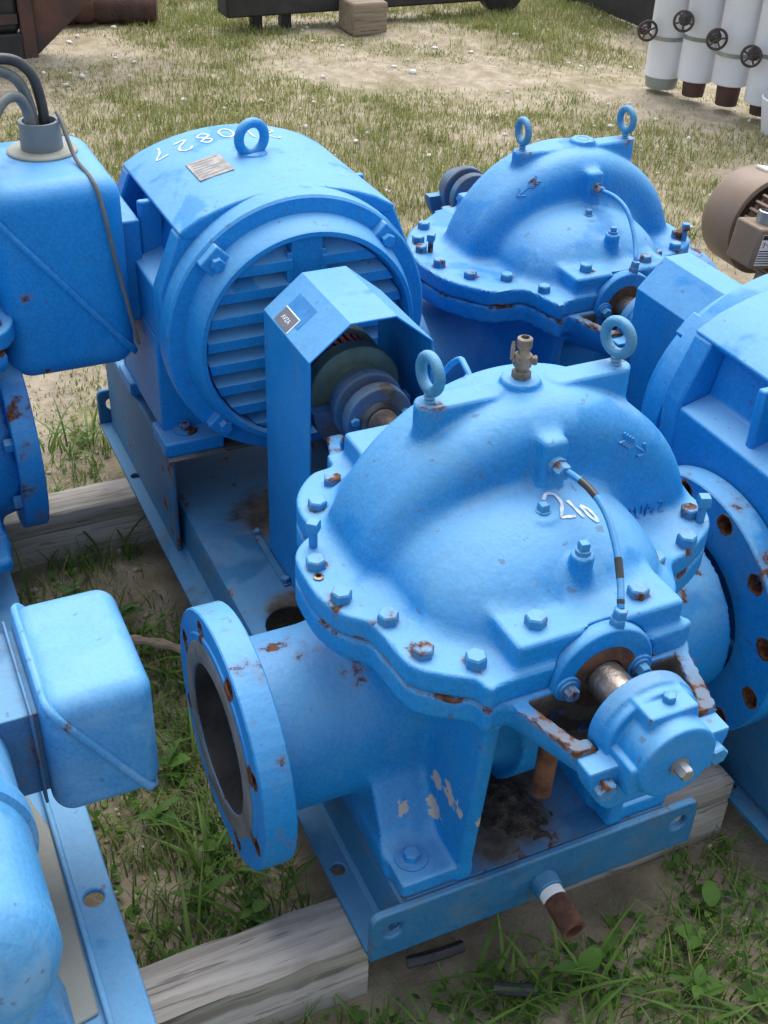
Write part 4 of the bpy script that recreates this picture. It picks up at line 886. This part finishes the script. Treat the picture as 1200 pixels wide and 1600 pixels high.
def blades(name, x, y, L, Wd, lean, tint, m, label, cat, seg=4):
    n = len(x); az = RNG.uniform(0, 2 * pi, n); dx, dy = np.cos(az), np.sin(az); z0 = gz(x, y) - .004; pts = []
    ln = lean * (.4 + RNG.random(n)); tw = RNG.normal(0, .5, n)
    for s in range(seg + 1):
        t = s / seg; h = L * (t - .38 * ln * t * t); o = L * ln * .75 * t ** 1.7; wv = Wd * (1 - t ** 1.8) * (.55 + .9 * t * (1 - t) * 2) * .5
        cx, cy, cz = x + dx * o, y + dy * o, z0 + np.maximum(h, .1 * t * L)
        a = tw * t; sx, sy = -dy * np.cos(a) + dx * np.sin(a) * .3, dx * np.cos(a) + dy * np.sin(a) * .3
        if s < seg: pts += [np.stack([cx - sx * wv, cy - sy * wv, cz], 1), np.stack([cx + sx * wv, cy + sy * wv, cz], 1)]
        else: pts += [np.stack([cx, cy, cz], 1)]
    k = 2 * seg + 1; V = np.stack(pts, 1).reshape(-1, 3); base = np.arange(n)[:, None] * k
    q = np.concatenate([base + np.array([2 * s, 2 * s + 1, 2 * s + 3, 2 * s + 2]) for s in range(seg - 1)]); tr = base + np.array([2 * seg - 2, 2 * seg - 1, 2 * seg])
    me = bpy.data.meshes.new(name); me.vertices.add(len(V)); me.vertices.foreach_set('co', V.astype(np.float32).ravel())
    lv = np.concatenate([q.ravel(), tr.ravel()]); me.loops.add(len(lv)); me.loops.foreach_set('vertex_index', lv.astype(np.int32))
    st_ = np.concatenate([np.arange(len(q)) * 4, len(q) * 4 + np.arange(len(tr)) * 3]); me.polygons.add(len(st_)); me.polygons.foreach_set('loop_start', st_.astype(np.int32)); me.polygons.foreach_set('use_smooth', [True] * len(st_))
    me.update(); me.validate(); me.materials.append(M[m]); at = me.attributes.new('tint', 'FLOAT', 'POINT'); at.data.foreach_set('value', np.repeat(tint, k).astype(np.float32))
    o = link(name, me, None, I4, 'stuff'); o['label'] = label; o['category'] = cat; return o
ND = Vn(11, 26, 1.6, 10); NT = Vn(12, 16, 6, 30)
def clumps(n, x0, x1, y0, y1, per, sd, thr, pad=.004):
    cx = RNG.uniform(x0, x1, n); cy = RNG.uniform(y0, y1, n); k = (ND(cx, cy) * .8 + NT(cx, cy) * .5 + RNG.normal(0, .5, n)) > thr; cx, cy = cx[k], cy[k]
    m_ = RNG.poisson(per, len(cx)); x = np.repeat(cx, m_) + RNG.normal(0, sd, m_.sum()); y = np.repeat(cy, m_) + RNG.normal(0, sd, m_.sum()); tb = np.repeat(RNG.random(len(cx)), m_)
    k = keep(x, y, pad); return x[k], y[k], np.clip(tb[k] * .6 + RNG.random(k.sum()) * .45, 0, 1)
x, y, tn = clumps(34000, -7.0, -1.25, -1.2, 5.6, 10, .035, -.62); L = RNG.uniform(.014, .04, len(x)) * np.clip(1.1 + .45 * ND(x, y), .6, 1.8)
blades('grass', x, y, L, RNG.uniform(.003, .0055, len(x)), .8, tn, 'grass_far', 'short dry green and straw grass over the sandy yard', 'grass', 2)
x, y, tn = clumps(3000, -1.5, .6, -.4, 1.4, 11, .03, -.85); L = RNG.uniform(.03, .085, len(x))
blades('grass', x, y, L, RNG.uniform(.0022, .004, len(x)), 1.0, tn * .9, 'grass', 'fine green grass growing among the pump sets', 'grass', 4)
x, y, tn = clumps(360, -1.6, .6, -.32, 1.3, 7, .018, -.6); L = RNG.uniform(.06, .15, len(x))
blades('broad_grass', x, y, L, RNG.uniform(.005, .009, len(x)), 1.25, tn * .62, 'grass', 'tall broad bladed grass tufts beside the steel bases', 'grass', 6)
x, y, tn = clumps(900, -7.0, -1.4, -1.2, 5.6, 22, .03, .25); L = RNG.uniform(.03, .075, len(x))
blades('tussock_grass', x, y, L, RNG.uniform(.003, .006, len(x)), 1.0, np.clip(tn * .8, 0, 1), 'grass_far', 'taller green tussocks dotted over the sandy yard', 'grass', 3)
# small round-leaved ground cover
x, y, tn = clumps(1500, -1.5, .6, -.4, 1.4, 6, .022, -.5); n = len(x); z = gz(x, y) + RNG.uniform(.002, .02, n); R_ = RNG.uniform(.004, .009, n); az = RNG.uniform(0, 2 * pi, n); tl = RNG.uniform(-.5, .5, (n, 2)); pv = []
for k in range(6):
    a = az + k * pi / 3; e = R_ * (1.25 if k in (0, 3) else .8); dx, dy = e * np.cos(a), e * np.sin(a); pv.append(np.stack([x + dx, y + dy, z + dx * tl[:, 0] + dy * tl[:, 1]], 1))
me = bpy.data.meshes.new('ground_cover'); me.from_pydata(np.stack(pv, 1).reshape(-1, 3).tolist(), [], (np.arange(n)[:, None] * 6 + np.arange(6)).tolist()); me.materials.append(M['weed'])
at = me.attributes.new('tint', 'FLOAT', 'POINT'); at.data.foreach_set('value', np.repeat(tn, 6).astype(np.float32)); o = link('ground_cover', me, None, I4, 'stuff'); o['label'] = 'tiny round leaved ground cover among the grass'; o['category'] = 'ground cover'
# pebbles
def pebbles(name, n, x0, x1, y0, y1, s0, s1, m, label):
    t = (1 + sqrt(5)) / 2; iv = np.array([(-1, t, 0), (1, t, 0), (-1, -t, 0), (1, -t, 0), (0, -1, t), (0, 1, t), (0, -1, -t), (0, 1, -t), (t, 0, -1), (t, 0, 1), (-t, 0, -1), (-t, 0, 1)]) / 1.9
    fi = np.array([(0, 11, 5), (0, 5, 1), (0, 1, 7), (0, 7, 10), (0, 10, 11), (1, 5, 9), (5, 11, 4), (11, 10, 2), (10, 7, 6), (7, 1, 8), (3, 9, 4), (3, 4, 2), (3, 2, 6), (3, 6, 8), (3, 8, 9), (4, 9, 5), (2, 4, 11), (6, 2, 10), (8, 6, 7), (9, 8, 1)])
    x = RNG.uniform(x0, x1, n); y = RNG.uniform(y0, y1, n); k = keep(x, y); x, y = x[k], y[k]; n = len(x); s = np.exp(RNG.uniform(np.log(s0), np.log(s1), n))
    sc = s[:, None] * RNG.uniform(.6, 1.2, (n, 3)) * np.array([1, 1, .65]); a = RNG.uniform(0, 2 * pi, n); P = iv[None] * sc[:, None] * RNG.uniform(.85, 1.15, (n, 12, 1))
    Q = np.stack([P[..., 0] * np.cos(a)[:, None] - P[..., 1] * np.sin(a)[:, None] + x[:, None], P[..., 0] * np.sin(a)[:, None] + P[..., 1] * np.cos(a)[:, None] + y[:, None], P[..., 2] + (gz(x, y) + s * .25)[:, None]], -1)
    me = bpy.data.meshes.new(name); me.from_pydata(Q.reshape(-1, 3).tolist(), [], (np.arange(n)[:, None, None] * 12 + fi[None]).reshape(-1, 3).tolist())
    me.polygons.foreach_set('use_smooth', [True] * len(me.polygons)); me.materials.append(M[m]); at = me.attributes.new('tint', 'FLOAT', 'POINT'); at.data.foreach_set('value', np.repeat(RNG.random(n), 12).astype(np.float32))
    o = link(name, me, None, I4, 'stuff'); o['label'] = label; o['category'] = 'pebbles'
def pebm(name, c0, c1, c2):
    def f(t, b):
        a = nd(t, 'ShaderNodeAttribute', attribute_name='tint'); c = mix(t, ramp(t, a.outputs['Fac'], 0, .5), c0, c1); c = mix(t, ramp(t, a.outputs['Fac'], .55, .95), c, c2); t.links.new(c, b.inputs['Base Color']); b.inputs['Roughness'].default_value = .7
    return mat(name, f)
M['pebble'] = pebm('pebble_stone', (.30, .20, .11), (.42, .33, .22), (.55, .52, .47)); M['shell'] = pebm('white_chips', (.6, .57, .52), (.7, .68, .64), (.78, .77, .74))
pebbles('pebbles', 1500, -1.6, .6, -.4, 1.3, .0025, .008, 'pebble', 'small tan pebbles strewn on the bare soil')
pebbles('white_chips', 700, -7, -1.4, -1, 6, .006, .018, 'shell', 'white stone chips scattered over the far sandy ground')
# leafy weeds
def leaf_mesh(name, l, wd, tint):
    b = MB(); n = 6; V = []; F = []
    for i in range(n + 1):
        t = i / n; wv = wd * sin(pi * min(1, t * .93 + .05)) ** .8 * .5 + .0004; z = l * (.30 * t - .42 * t * t)
        V += [(l * t, -wv, z + wv * .35), (l * t, 0, z), (l * t, wv, z + wv * .35)]
    F = [(3 * i + j, 3 * i + 3 + j, 3 * i + 4 + j, 3 * i + 1 + j) for i in range(n) for j in (0, 1)]
    b.add(V, F); me = b.mesh(name, 'weed', 60); at = me.attributes.new('tint', 'FLOAT', 'POINT'); at.data.foreach_set('value', [tint] * len(me.vertices)); return me
LEAF = [leaf_mesh('leaf', .05, .026, .2), leaf_mesh('leaf', .04, .022, .5), leaf_mesh('leaf', .065, .017, .35), leaf_mesh('leaf', .045, .032, .75), leaf_mesh('leaf', .055, .012, .1), leaf_mesh('leaf', .035, .024, .95)]
WD = [(.075, .28, 7), (.06, .33, 6), (.15, .42, 6), (.09, .47, 6), (.19, .30, 7), (-.25, -.15, 7), (-.33, -.10, 7), (-.42, -.17, 6), (-.2, -.09, 6), (-.52, -.12, 6), (-.6, -.16, 5), (-.16, -.21, 6), (.2, .5, 6), (-.9, -.1, 6), (-1.0, -.16, 6), (.05, .52, 5), (.22, .2, 6), (-.78, -.2, 6)]
for x, y, n in WD:
    z = float(gz([x], [y])[0]); near = 'beside the drain nipple end of the middle set' if x > -.02 else 'in the strip between the open flange and the faded set'
    wt = thing('weed_plant', 'low broad leaved green weed ' + near, 'weed', (x, y, z), 'broad leaved weeds ' + near)
    for i in range(n):
        a = 360 / n * i + random.uniform(-20, 20); s = random.uniform(.4, .95); lf = random.choice(LEAF)
        link('leaf', lf, wt, T((x, y, z + .004 + .012 * (i % 3))) @ RZ(a) @ RY(-random.uniform(5, 35)) @ Matrix.Scale(s, 4))
